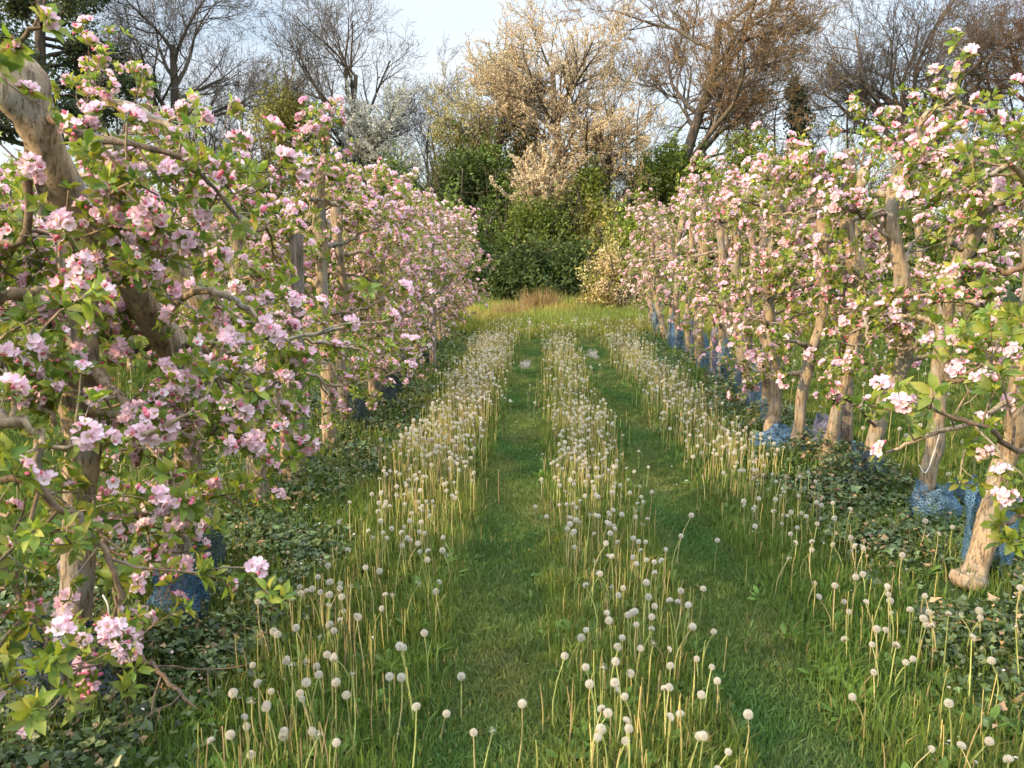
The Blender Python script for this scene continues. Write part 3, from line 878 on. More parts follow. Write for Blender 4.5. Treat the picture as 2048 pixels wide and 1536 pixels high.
apple_tree('straight tan apple trunk closest on the left, half its side in shadow', px_trunk([(150, 1365, 2.61), (152, 1200, 2.62), (158, 1050, 2.64), (165, 900, 2.66), (162, 750, 2.68), (152, 600, 2.7), (148, 480, 2.72)]), .062, .048, 202, 0, 8,
           limbs=[([at(165, 790, 2.67), at(205, 830, 2.6), at(270, 828, 2.55), at(325, 838, 2.5), at(378, 880, 2.5), at(390, 940, 2.5)], .017),
                  ([at(160, 1010, 2.65), at(200, 1060, 2.6), at(240, 1180, 2.5), at(235, 1240, 2.45), at(200, 1340, 2.4)], .011),
                  ([at(158, 900, 2.66), at(260, 1270, 2.5), at(330, 1350, 2.45), at(395, 1420, 2.4)], .010)],
           zlo=.55, thin=1.1, out=.66, single=95, side=1, lean_out=.1, zhi=1.45)
apple_tree('thick knobbed apple trunk leaning left with bare cut head against the sky', px_trunk([(350, 1245, 3.1), (345, 1130, 3.12), (362, 1000, 3.12), (378, 850, 3.15), (345, 720, 3.0), (290, 620, 2.85), (215, 490, 2.7), (150, 400, 2.6), (95, 300, 2.5), (60, 220, 2.45), (28, 150, 2.42)]), .057, .050, 203, 0, 7,
           limbs=[([at(78, 225, 2.46), at(140, 262, 2.4), at(205, 275, 2.4), at(290, 293, 2.42), at(345, 310, 2.45), at(410, 360, 2.5), at(480, 440, 2.55)], .014),
                  ([at(330, 690, 3.0), at(275, 700, 2.95), at(235, 690, 2.9), at(205, 672, 2.85)], .014),
                  ([at(165, 405, 2.6), at(215, 395, 2.55), at(262, 430, 2.5), at(250, 500, 2.5)], .024),
                  ([at(300, 640, 2.9), at(390, 585, 2.7), at(450, 592, 2.65), at(510, 630, 2.65), at(560, 680, 2.7), at(690, 655, 2.8)], .016),
                  ([at(365, 760, 3.1), at(395, 738, 2.9), at(450, 755, 2.8), at(510, 782, 2.8), at(560, 762, 2.8)], .017)],
           zlo=.6, thin=1.05, shoots=0, out=.6, along=.45, single=95, knobs=15, side=1, zhi=1.62)
apple_tree('left apple tree with short knobbed top behind the leaning trunk', px_trunk([(505, 1045, 4.55), (515, 960, 4.55), (500, 820, 4.5), (470, 700, 4.35), (400, 600, 4.2), (300, 470, 4.05), (245, 390, 4.0), (215, 290, 4.0)]), .062, .055, 204, 0, 9,
           limbs=[([at(205, 205, 4.0), at(270, 215, 3.95), at(345, 255, 3.9), at(385, 300, 3.9), at(400, 340, 3.9)], .028)],
           zlo=.75, out=.72, single=70, side=1, lean_out=.15, zhi=1.95)
apple_tree('left apple tree just ahead of the weathered post', px_trunk([(585, 1005, 4.95), (575, 930, 4.95), (570, 850, 4.9), (520, 700, 4.9), (485, 560, 4.9), (478, 440, 4.95)]), .05, .04, 205, 0, 10, out=.78, side=1, lean_out=.15, single=60, zhi=2.05)
apple_tree('left apple trunk ending in a scarred fist above the blossom', px_trunk([(660, 930, 5.9), (655, 800, 5.9), (645, 640, 5.9), (640, 500, 5.9), (637, 400, 5.9), (632, 335, 5.9)]), .048, .045, 206, 0, 10, out=.85, side=1, lean_out=.1, zhi=1.95)

# traced trees of the right row, near to far
apple_tree('near right apple tree whose leaning trunk leaves the frame above its round graft swelling', px_trunk([(1940, 1188, 3.5), (1958, 1120, 3.5), (1985, 1010, 3.52), (2010, 930, 3.55), (2050, 830, 3.5), (2085, 640, 3.45), (2100, 420, 3.45)]), .052, .046, 211, 0, 7,
           limbs=[([at(2080, 720, 3.4), at(2040, 790, 3.2), at(1990, 820, 3.1), at(1920, 850, 3.0), at(1830, 880, 3.0), at(1770, 905, 3.0)], .016),
                  ([at(2090, 500, 3.45), at(2040, 340, 3.3), at(1990, 345, 3.2), at(1950, 370, 3.2)], .016)],
           zlo=1.0, out=.6, single=80, bloom=.56, graft=1.55, side=-1, lean_out=-.3, thin=.75)
apple_tree('right apple tree with long twigs hanging near the right edge of view', [(2.25, 2.55, 0), (2.28, 2.55, .6), (2.22, 2.52, 1.3), (2.3, 2.55, 2.1)], .05, .042, 210, 0, 6,
           limbs=[([(2.24, 2.54, 1.05), at(2080, 900, 2.5), at(1980, 860, 2.45), at(1900, 830, 2.45), at(1800, 790, 2.4)], .012),
                  ([(2.24, 2.54, .90), at(2120, 990, 2.4), at(2060, 1030, 2.35), at(2005, 1050, 2.3)], .006, .2)],
           zlo=1.1, out=.5, single=50, bloom=.46, csize=.85, side=-1, lean_out=-.3, thin=.75)
apple_tree('right apple tree with bent elbow limb at its head and net heaped below', px_trunk([(1842, 1045, 4.55), (1850, 960, 4.55), (1862, 870, 4.55), (1872, 720, 4.55), (1895, 570, 4.5), (1940, 460, 4.4), (1958, 392, 4.35)]), .048, .04, 212, 0, 7,
           limbs=[([at(1957, 400, 4.35), at(1935, 345, 4.3), at(1900, 316, 4.25), at(1845, 308, 4.2)], .026),
                  ([at(1850, 312, 4.2), at(1840, 250, 4.15), at(1865, 222, 4.15), at(1930, 215, 4.1), at(1985, 240, 4.1)], .016)],
           zlo=.8, out=.6, single=70, bloom=.56, side=-1, lean_out=-.3, thin=.75, zhi=2.3)
apple_tree('right apple trunk with two sideways kinks beneath a flat cut head', px_trunk([(1728, 985, 5.05), (1745, 890, 5.05), (1780, 780, 5.05), (1806, 715, 5.05), (1813, 600, 5.05), (1792, 510, 5.05), (1775, 420, 5.05), (1803, 330, 5.05)]), .052, .042, 213, 0, 7,
           limbs=[([at(1800, 600, 5.05), at(1770, 612, 4.9), at(1735, 640, 4.8), at(1730, 690, 4.75), at(1680, 684, 4.7)], .017),
                  ([at(1775, 425, 5.05), at(1735, 435, 4.9), at(1700, 420, 4.8), at(1665, 445, 4.75)], .014),
                  ([at(1755, 860, 5.05), at(1700, 800, 4.8), at(1650, 790, 4.7)], .012)],
           zlo=.8, out=.6, single=60, bloom=.56, side=-1, lean_out=-.3, thin=.75, zhi=2.05)
apple_tree('right apple trunk standing against the tall weathered post', px_trunk([(1640, 925, 5.6), (1662, 870, 5.6), (1678, 790, 5.6), (1704, 700, 5.6), (1718, 600, 5.6), (1690, 470, 5.6), (1695, 400, 5.6), (1722, 350, 5.6)]), .05, .04, 214, 0, 7, zlo=.8, out=.6, single=40, bloom=.56, side=-1, lean_out=-.3, thin=.75, zhi=2.1)
apple_tree('slim right apple tree rising from heaped blue net', px_trunk([(1588, 900, 5.95), (1600, 830, 5.95), (1612, 740, 5.95), (1640, 640, 5.95), (1650, 520, 5.95), (1640, 370, 5.95)]), .042, .034, 215, 0, 7, out=.66, bloom=.58, side=-1, lean_out=-.3, thin=.75, zhi=2.1)
apple_tree('right apple tree with dark burr at the foot of its trunk', px_trunk([(1543, 875, 6.4), (1552, 780, 6.4), (1545, 690, 6.4), (1535, 600, 6.4), (1545, 480, 6.4), (1550, 385, 6.4)]), .045, .036, 216, 0, 7, out=.68, graft=1.0, bloom=.60, side=-1, lean_out=-.3, thin=.75, zhi=2.15)

# kinds copied along the rows
PROTO = []
prng = np.random.default_rng(77)


def proto(seed, side):
    r = np.random.default_rng(seed)
    x = np.cumsum(r.normal(0, .055, 6)); y = np.cumsum(r.normal(0, .06, 6))
    z = np.linspace(0, r.uniform(1.85, 2.15), 6)
    return np.stack([x - x[0], y - y[0], z], 1)


SPOTS = []
y = 6.75
k = 0
while y < 16.3:
    SPOTS.append((ROW_L + prng.normal(0, .04), y, 'L', k)); k += 1
    y += prng.uniform(.72, .9)
y, k = 6.95, 0
while y < 16.8:
    SPOTS.append((ROW_R + .02 * (y - 7) + prng.normal(0, .04), y, 'R', k)); k += 1
    y += prng.uniform(.58, .78)
y, k = 4.2, 0
while y < 16:
    SPOTS.append((ROW_R + 3.7 + prng.normal(0, .05), y, 'R2', k)); k += 1
    y += prng.uniform(.85, 1.05)
y, k = 4.6, 0
while y < 14:
    SPOTS.append((ROW_L - 3.6 + prng.normal(0, .05), y, 'L2', k)); k += 1
    y += prng.uniform(.9, 1.15)
LAB = {'L': ['left row apple tree just past the scarred fist trunk', 'left row apple tree second past the scarred fist trunk', 'apple tree midway along the left row, its low twigs over the dandelions', 'apple trees merged into one pink wall at far half of left row', 'last apple tree of the left row beside the lane end'],
       'R': ['right row apple tree next past the dark burr trunk', 'right row apple tree with upright blue net second past the burr', 'right row apple tree third past the burr, net around its foot', 'apple trees with netted feet crowding far half of right row', 'last apple tree of the right row beside golden bush'],
       'R2': ['apple trees of the next row seen through the right row'], 'L2': ['apple trees of the next row seen through the left row']}
cnt = {q: sum(s[2] == q for s in SPOTS) for q in LAB}
made = {}
for (x, y, q, k) in SPOTS:
    if len(LAB[q]) == 1: lab = LAB[q][0]
    elif k == cnt[q] - 1: lab = LAB[q][4]
    else: lab = LAB[q][min(k, 3)]
    grp = {'L': 'apple trees of the left row', 'R': 'apple trees of the right row', 'R2': 'apple trees of the row beyond on the right', 'L2': 'apple trees of the row beyond on the left'}[q]
    fam = 'L' if q[0] == 'L' else 'R'
    v = (fam, int(prng.integers(0, 6)))
    z0 = float(gz(x, y)) - .03
    if v not in made:
        tk = proto(300 + v[1] + (10 if fam == 'L' else 0), 0) + np.array([x, y, 0])
        made[v] = apple_tree(lab, tk, .046, .036, 320 + v[1] + (10 if fam == 'L' else 0), 1, 12 if fam == 'L' else 8, thin=1. if fam == 'L' else .7, side=1 if fam == 'L' else -1, lean_out=0. if fam == 'L' else -.3, zlo=.5 if fam == 'L' else .75,
                             zhi=2.02 if fam == 'L' else 2.2, out=.82 if fam == 'L' else .66, along=.5, bloom=.66 if fam == 'L' else .60, group=grp)
    else:
        sc = prng.uniform(.93, 1.08)
        copy_tree(made[v], (x, y, z0), (prng.choice([0, PI]) if fam == 'L' else 0) + prng.normal(0, .25), (sc, sc, sc * prng.uniform(.95, 1.06)), lab, grp)

# ------------------------------------------------------------------ posts, wire, netting, ties
def post(label, px, ybase, ytop, Y, r, seed, lean=0.):
    rng = np.random.default_rng(seed)
    b0 = at(px, ybase, Y); t0 = at(px + lean, ytop, Y)
    b0[2] = 0
    S = 14
    zs = np.concatenate([np.linspace(0, 1, 12), [1.0, 1.0]])
    T = b0 + (t0 - b0) * zs[:, None]
    R = np.concatenate([np.linspace(r * 1.08, r * .96, 12), [r * .90, .001]]); T[-2:, 2] += (.006, .008)
    v, f = tubes(T[None], R[None], S)
    v = v.reshape(len(T), S, 3)
    u = v - T[:, None]
    g = 1 + .06 * rng.normal(size=(1, S)) + .015 * rng.normal(size=(len(T), S))
    g[:, 3] -= .22; g[:, 9] -= .16                   # drying cracks
    bb = Buf(); bb.add((T[:, None] + u * g[..., None]).reshape(-1, 3), f)
    o = bb.build('wooden_post', M_POST, None, False, tuple(b0))
    return tag(o, label, 'post', 'weathered wooden posts in the rows')


post('tall cracked grey post behind the kinked right trunk', 1692, 880, 300, 6.15, .052, 1, 6)
post('grey post top showing above blossom midway along right row', 1530, 760, 372, 9.2, .05, 2, -4)
post('dark wooden post deep in the far right row', 1452, 720, 402, 12.2, .05, 3)
post('short looking weathered post low among left row twigs', 600, 1000, 470, 5.15, .045, 4, -6)
post('grey post at the far end of left row', 866, 760, 430, 10.6, .045, 5, -4)
bb = Buf()
bb.add(*tubes(np.array([[(2.30, y_, 1.86 + .01 * math.sin(y_)) for y_ in np.linspace(2.2, 17, 30)]]), np.full((1, 30), .0016), 5), (.45, .45, .45))
tag(bb.build('trellis_wire', M_WIRE), 'thin grey trellis wire strung along the right row', 'wire')


def net(label, x, y, h, r, seed, mat=M_NET, heap=0., arc=1.0, cat='trunk net', ph=0.):
    """a sheet of plastic netting wrapped round a trunk's foot, crumpled, or slumped into a heap"""
    rng = np.random.default_rng(seed)
    S, K = 30, 16
    a = np.linspace(-PI * arc, PI * arc, S) + ph
    v = np.zeros((K, S, 3)); st = np.zeros((K, S, 3))
    for k in range(K):
        t = k / (K - 1)
        rr = r * (1 + heap * (1 - t) ** 1.5 * 1.6) * (1 + .13 * np.sin(a * 3 + t * 4 + seed) + .07 * np.sin(a * 7 - t * 9 + seed * 2))
        zz = h * t + heap * .03 * np.sin(a * 4 + seed)
        top = .10 * h * np.sin(a * 2 + seed) * t
        v[k, :, 0] = np.cos(a) * rr; v[k, :, 1] = np.sin(a) * rr; v[k, :, 2] = zz + top
        st[k, :, 0] = a * r; st[k, :, 1] = t * h * (1 + heap)
    v += rng.normal(0, .004 + .006 * heap, v.shape)
    k, j = np.meshgrid(np.arange(K - 1), np.arange(S - 1), indexing='ij')
    f = np.stack([k * S + j, k * S + j + 1, (k + 1) * S + j + 1, (k + 1) * S + j], -1).reshape(-1, 4)
    bb = Buf(); bb.add(v, f)
    z0 = float(gz(x, y)) - .01
    me = bb.mesh('trunk_net', True); me.materials.append(mat)
    at_ = me.attributes.new('st', 'FLOAT_VECTOR', 'POINT'); at_.data.foreach_set('vector', st.astype(np.float32).ravel())
    o = link('trunk_net', me, None, (x, y, z0))
    return tag(o, label, cat, 'nets round the feet of the apple trees')


def gnet(label, px, py, h, r, seed, Y=None, **kw):
    p = on_ground(px, py)
    return net(label, p[0], p[1], h, r, seed, **kw)


gnet('tall blue net standing behind the trunk with round graft swelling', 1965, 1180,   .42, .10, 1, arc=.8, ph=1.0)
gnet('blue green net slumped beside the bent elbow tree', 1862, 1050, .19, .085, 2, heap=.6)
gnet('loose teal net flap on grass right of the bent elbow tree', 1915, 1030, .22, .08, 9, heap=.4, arc=.5)
gnet('blue net hugging the foot of the kinked trunk', 1728, 985, .26, .085, 3, heap=.5)
gnet('violet blue net at the foot of the trunk by the post', 1650, 920, .26, .085, 4, heap=.2, mat=M_NETV)
gnet('blue net pooled flat around the slim tree', 1580, 905, .13, .12, 5, heap=.9)
far_nets = [s for s in SPOTS if s[2] == 'R']
for q, s in enumerate(far_nets):
    lab = ['upright blue net on the first trunk past the burr', 'upright blue net on second trunk past the burr', 'upright blue net third past the burr'][q] if q < 3 else 'upright blue grey nets lining the far half of right row'
    if q % 4 != 2 or q < 3:
        net(lab, s[0], s[1], .54 + .10 * math.sin(q * 2.1), .080 + .012 * math.sin(q * 3.3), 20 + q, mat=M_NETV if q % 3 == 1 and q > 3 else M_NET)
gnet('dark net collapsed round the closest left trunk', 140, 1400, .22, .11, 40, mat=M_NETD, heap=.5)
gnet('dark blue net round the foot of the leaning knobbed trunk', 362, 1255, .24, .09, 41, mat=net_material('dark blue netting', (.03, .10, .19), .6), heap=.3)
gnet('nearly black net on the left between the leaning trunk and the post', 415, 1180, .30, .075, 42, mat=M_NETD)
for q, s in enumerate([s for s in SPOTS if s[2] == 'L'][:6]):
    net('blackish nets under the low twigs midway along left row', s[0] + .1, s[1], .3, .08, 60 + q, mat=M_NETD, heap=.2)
for lab, pts in (('white tie tape looped round the bent elbow trunk', [(1838, 930, 4.49), (1852, 945, 4.48), (1868, 905, 4.48), (1880, 865, 4.47)]),
                 ('pale string loop hanging on the kinked trunk', [(1832, 650, 4.98), (1840, 632, 4.97), (1848, 650, 4.97), (1842, 670, 4.97)]),
                 ('pale curl of tie string beside the closest left trunk', [(206, 1190, 2.8), (216, 1210, 2.78), (218, 1235, 2.78), (220, 1250, 2.78)])):
    T = resample(np.array([at(*p) for p in pts]), 14)
    bb = Buf(); bb.add(*tubes(T[None], np.full((1, 14), .0035), 5), (.7, .7, .66))
    tag(bb.build('tie_string', M_WIRE, None, True, tuple(T[0])), lab, 'tie string')

# ------------------------------------------------------------------ grass, ivy and dandelions
rg = np.random.default_rng(9)


def blades(buf, n, x0, x1, y0, y1, hfun, wid, cfun, keep=None, bend=.45, seed=0):
    r = np.random.default_rng(seed)
    x = r.uniform(x0, x1, n); y = r.uniform(y0, y1, n)
    q = np.stack([x, y], 1)
    vis = np.abs(x - .036 * y) < .70 * y + .7
    if keep is not None:
        vis &= r.random(n) < keep(x, y)
    x, y = x[vis], y[vis]; n = len(x)
    h = hfun(x, y) * r.uniform(.5, 1.25, n)
    a = r.uniform(0, 2 * PI, n); lean = np.abs(r.normal(0, bend, n))
    dx, dy = np.cos(a) * lean, np.sin(a) * lean
    p0 = np.stack([x, y, gz(x, y) - .005], 1)
    p1 = p0 + np.stack([dx * h * .3, dy * h * .3, h * .55], 1)
    p2 = p0 + np.stack([dx * h * .9, dy * h * .9, h * (.98 - .25 * lean)], 1)
    w_ = wid(y) * r.uniform(.6, 1.3, n)
    b2 = r.uniform(0, 2 * PI, n)
    s = np.stack([np.cos(b2), np.sin(b2), np.zeros(n)], 1) * w_[:, None]
    V = np.stack([p0 - s * .5, p0 + s * .5, p1 + s * .42, p1 - s * .42, p2], 1)
    o = (np.arange(n) * 5)[:, None]
    c = cfun(x, y, r)
    C = np.repeat(c, 5, 0)
    V = V.reshape(-1, 3)
    buf.v.append(V.astype(np.float32)); buf.c.append(C.astype(np.float32))
    buf.f.append((np.array([[0, 1, 2, 3]]) + o + buf.n).astype(np.int32)); buf.f.append((np.array([[3, 2, 4]]) + o + buf.n).astype(np.int32)); buf.n += len(V)


def track(x):
    return np.exp(-((x + .17) / .20) ** 6) + np.exp(-((x - .86) / .19) ** 6)


def ivyzone(x, y):
    e = .10 * np.sin(y * 2.1) + .07 * np.sin(y * 5.3 + x)
    return ((x < -1.12 + e) & (x > -2.5)) | ((x > 1.62 + e) & (x < 2.6))


def gh(x, y):
    return .034 + .078 * (1 - np.clip(track(x), 0, 1)) + .02 * np.sin(x * 9 + y * 4) + .10 * (y > 14.4)


def gc(x, y, r):
    n = len(x)
    t = np.clip(track(x), 0, 1)[:, None]
    pt = (.5 + .5 * np.sin(x * 2.3 + np.sin(y * 1.3) * 2) * np.sin(y * 1.1 + x))[:, None]
    c = np.array([.085, .150, .030]) * (1 - pt) + np.array([.140, .175, .040]) * pt
    c = c * (1 - t) + np.array([.090, .150, .042]) * t
    far = np.clip((y - 13.6) / 1.5, 0, 1)[:, None]
    c = c * (1 - far) + np.array([.21, .22, .05]) * far
    dry = (r.random(n) < .06)[:, None]
    c = np.where(dry, np.array([.26, .21, .09]), c)
    return c * np.exp(r.normal(0, .22, (n, 1)))


PATCH = [(*on_ground(px, py)[:2], rx, ry) for px, py, rx, ry in ((1052, 728, .15, .75), (1186, 704, .13, .9))]
SOIL = lambda x, y: np.prod([1 - .97 * np.exp(-(((x - a) / p) ** 2 + ((y - b_) / q) ** 2) ** 2) for a, b_, p, q in PATCH], axis=0)
GK = lambda x, y: SOIL(x, y) * np.where(ivyzone(x, y), .22 + .25 * (np.sin(x * 4 + y * 1.3) * np.sin(y * 2.9 - x) > .25), 1.)
g = Buf()
blades(g, 150000, -3.6, 3.6, 1.5, 5, gh, lambda y: .0035 + .0006 * y, gc, GK, seed=1)
blades(g, 150000, -7.5, 8.2, 5, 10, gh, lambda y: .004 + .0009 * y, gc, GK, seed=2)
blades(g, 150000, -12, 14, 10, 23, gh, lambda y: .004 + .0011 * y, gc, GK, seed=3)
tg = lambda x, y, r: (np.array([.095, .150, .042]) + .03 * np.sin(x * 5 + y * 3)[:, None] * np.array([1, .5, .2]) + (np.sin(x * 7 + y * 2.3) * np.sin(y * 3.9 - x * 4) > .35)[:, None] * np.array([.035, .02, .015])) * np.exp(r.normal(0, .22, (len(x), 1)))
for c_, sd in ((-.17, 6), (.86, 7)):                # the mown wheel tracks: short dense turf
    blades(g, 70000, c_ - .27, c_ + .27, 1.5, 6, lambda x, y: .040 + .012 * np.sin(y * 3 + x * 9), lambda y: .0035 + .0005 * y, tg, None, .6, sd)
    blades(g, 60000, c_ - .27, c_ + .27, 6, 14.2, lambda x, y: .045 + .012 * np.sin(y * 3 + x * 9), lambda y: .004 + .0009 * y, tg, SOIL, .6, sd + 10)
tag(g.build('grass', M_GRASS), 'green orchard grass, short in two wheel tracks', 'grass', kind='stuff')

g = Buf()
dc = lambda x, y, r: (np.array([.22, .29, .07]) + np.clip(np.sin(x * 1.9 + 1) * np.sin(y * 1.4 + x), 0, 1)[:, None] * np.array([.12, .02, .04])) * np.exp(r.normal(0, .25, (len(x), 1))) * np.where(r.random((len(x), 1)) < .3, np.array([[1.3, .95, .9]]), 1.)
blades(g, 34000, -4, 5, 15.0, 21.0, lambda x, y: .20 + .08 * np.sin(x * 2) + .05 * (y - 15), lambda y: .014 + 0 * y, dc, None, .5, 4)
tag(g.build('long_grass', M_GRASS), 'long yellow green grass across the end of the lane', 'grass', kind='stuff')

for lab, px, py, n, h, s in (('dry straw coloured grass tuft before the dark bush', 1082, 634, 700, .72, 51), ('brownish dry grass tuft left of the golden bush', 1195, 634, 600, .6, 52), ('pale dry grass clump left of the two dry tufts', 1022, 640, 420, .5, 53)):
    c = on_ground(px, py); g = Buf()
    blades(g, n, c[0] - .45, c[0] + .45, c[1] - .3, c[1] + .3, lambda x, y: h + 0 * x, lambda y: .014 + 0 * y,
           lambda x, y, r: np.array([.30, .215, .11]) * np.exp(r.normal(0, .2, (len(x), 1))), None, .4, s)
    tag(g.build('dry_grass_tuft', M_GRASS, None, False, (c[0], c[1], 0)), lab, 'grass tuft')

# broad rosettes and clover-like weeds between the grass
def weed_tpl(r):
    b_ = Buf()
    for q in range(7):
        a = q * 2.4 + r.normal(0, .2); ln = r.uniform(.05, .10); el = r.uniform(.2, .9)
        s = np.array([0, .3, .5, .75, 1.]); wd = np.array([.05, .10, .20, .24, .02])
        v = []
        for t, w_ in zip(s, wd):
            x_ = t * ln * math.cos(el * (1 - .3 * t)); z_ = t * ln * math.sin(el) - .25 * ln * t * t
            for sg in (-1, 1):
                v.append((x_ * math.cos(a) - sg * w_ * ln * .6 * math.sin(a), x_ * math.sin(a) + sg * w_ * ln * .6 * math.cos(a), z_ + .01))
        b_.add(v, [(2 * k, 2 * k + 2, 2 * k + 3, 2 * k + 1) for k in range(4)], np.array([.085, .155, .028]) * r.uniform(.8, 1.5))
    return np.concatenate(b_.v).astype(float), np.concatenate(b_.f), np.concatenate(b_.c).astype(float)


WE = [weed_tpl(rg) for _ in range(5)]
g = Buf()
for (n, x0, x1, y0, y1) in ((1500, -3, 3, 1.6, 5), (2200, -6, 7, 5, 11)):
    x, y = rg.uniform(x0, x1, n), rg.uniform(y0, y1, n)
    dens = (1 - np.clip(track(x), 0, 1)) * np.where(ivyzone(x, y), .15, 1) * (.35 + .65 * (np.sin(x * 3.1 + y) * np.sin(y * 1.7 - x) > -.1))
    k_ = rg.random(n) < dens
    x, y = x[k_], y[k_]; w_ = rg.integers(0, 5, len(x))
    for t in range(5):
        s_ = w_ == t
        m = s_.sum()
        M = frames(np.array([[0, 0, 1.]]) + rg.normal(0, .15, (m, 3)), rg.uniform(0, 6.28, m)) * rg.uniform(.6, 1.2, m)[:, None, None]
        g.inst(WE[t], M, np.stack([x[s_], y[s_], gz(x[s_], y[s_])], 1), np.exp(rg.normal(0, .2, (m, 1))) * np.ones((1, 3)))
tag(g.build('weed_leaves', M_GRASS), 'broad green dandelion and weed leaves between the grass', 'weeds', kind='stuff')

# ivy carpet under the rows: small lobed dark leaves, mounded at the trunks
iv = (np.array([(0, 0, 0), (.28, -.5, .06), (.55, -.22, .02), (1, 0, -.08), (.55, .22, .02), (.28, .5, .06)]), np.array([(0, 1, 2, 3), (0, 3, 4, 5)]), np.ones((6, 3)))
TR = [tuple(o.location) for o in bpy.data.objects if o.name.split('.')[0] == 'apple_tree']
TRa = np.array(TR)[:, :2]
g = Buf()
for (n, y0, y1, xs) in ((34000, 1.6, 4.2, (-2.6, -1.0)), (24000, 4.2, 9, (-2.6, -1.0)), (8000, 9, 16.5, (-2.5, -1.0)), (30000, 2.4, 5.2, (1.5, 2.65)), (15000, 5.2, 9, (1.5, 2.65)), (5000, 9, 17, (1.6, 2.9))):
    x, y = rg.uniform(xs[0], xs[1], n), rg.uniform(y0, y1, n)
    k_ = (ivyzone(x, y) & (rg.random(n) < .55 + .6 * np.sin(x * 3.7 + y * 2.1) * np.sin(y * 4.3 - x * 2))) | (rg.random(n) < .10)
    x, y = x[k_], y[k_]; n = len(x)
    dm = np.sqrt(((np.stack([x, y], 1)[:, None] - TRa[None]) ** 2).sum(-1)).min(1)
    mound = .20 * (np.hypot(x - 2.07, y - 3.5) > .45) * np.exp(-(dm / .22) ** 2) * (.5 + .5 * np.sin(y * 3.7 + 1) > .35)
    k_ = np.hypot(x - 1.98, y - 3.40) > .17
    x, y, mound, n = x[k_], y[k_], mound[k_], int(k_.sum())
    z = gz(x, y) + .015 + (.055 + mound) * rg.random(n) ** .5 + .02 * np.sin(x * 8) * np.sin(y * 7)
    M = frames(rg.normal(0, .55, (n, 3)) + np.array([0, 0, 1.]), rg.uniform(0, 6.28, n)) * (np.exp(rg.normal(-3.9, .38, n)) * (1 + .05 * y))[:, None, None]
    c = np.array([.055, .085, .030]) * np.exp(rg.normal(0, .35, (n, 1)))
    c = np.where(rg.random((n, 1)) < .12, np.array([[.12, .14, .04]]), c)
    c = np.where(rg.random((n, 1)) < .09, np.array([[.24, .16, .085]]) * np.exp(rg.normal(0, .3, (n, 1))), c)
    g.inst(iv, M, np.stack([x, y, z], 1), c)
tag(g.build('ivy', M_IVY), 'dark ivy carpet mounded round the feet of the trees', 'ivy', kind='stuff')

pt = (np.array([(-.5, -.4, 0), (.5, -.4, .12), (.45, .5, 0), (-.45, .5, .15)]), np.array([(0, 1, 2, 3)]), np.ones((4, 3)))
n = 380
x = np.concatenate([rg.normal(ROW_L + .35, .45, n // 2), rg.normal(ROW_R - .25, .4, n // 2)]); y = rg.uniform(1.8, 8, n)
g = Buf(); g.inst(pt, frames(rg.normal(0, .3, (n, 3)) + np.array([0, 0, 1.]), rg.uniform(0, 6.28, n)) * .011, np.stack([x, y, gz(x, y) + rg.uniform(.03, .08, n)], 1), np.tile((.86, .76, .78), (n, 1)))
tag(g.build('fallen_petals', M_PETAL), 'pale fallen petals scattered on ivy and grass', 'petals', kind='stuff')

# bare grey earth patches at the far end of the wheel tracks
def patch_material():
    m, nd, lk, out = nodes('bare earth')
    n1 = N(nd, 'ShaderNodeTexNoise', Scale=14., Detail=6.); r1 = N(nd, 'ShaderNodeValToRGB')
    r1.color_ramp.elements[0].position = .3; r1.color_ramp.elements[0].color = (.12, .10, .075, 1)
    r1.color_ramp.elements[1].position = .7; r1.color_ramp.elements[1].color = (.27, .22, .19, 1)
    lk.new(n1.outputs['Fac'], r1.inputs['Fac'])
    b_ = N(nd, 'ShaderNodeBsdfPrincipled', Roughness=.95); lk.new(r1.outputs['Color'], b_.inputs['Base Color']); lk.new(b_.outputs[0], out.inputs[0])
    return m


MP = patch_material()
for q_, (cx_, cy_, rx, ry) in enumerate(PATCH):
    c = (cx_, cy_); n = 40; px = 1052 + 134 * q_
    a = np.arange(n) * 2 * PI / n
    rr = 1 + .25 * np.sin(a * 3 + px) + .15 * np.sin(a * 7 + 1)
    ring = lambda s, dz: np.stack([c[0] + np.cos(a) * rx * rr * s, c[1] + np.sin(a) * ry * rr * s, gz(c[0] + np.cos(a) * rx * rr * s, c[1] + np.sin(a) * ry * rr * s) + dz], 1)
    V = np.vstack([ring(1, .004), ring(.8, .012), ring(.01, .016)])
    F = [(k * n + j, k * n + (j + 1) % n, (k + 1) * n + (j + 1) % n, (k + 1) * n + j) for k in range(2) for j in range(n)]
    bb = Buf(); bb.add(V, F)
    tag(bb.build('bare_soil', MP, None, True), kind='structure')


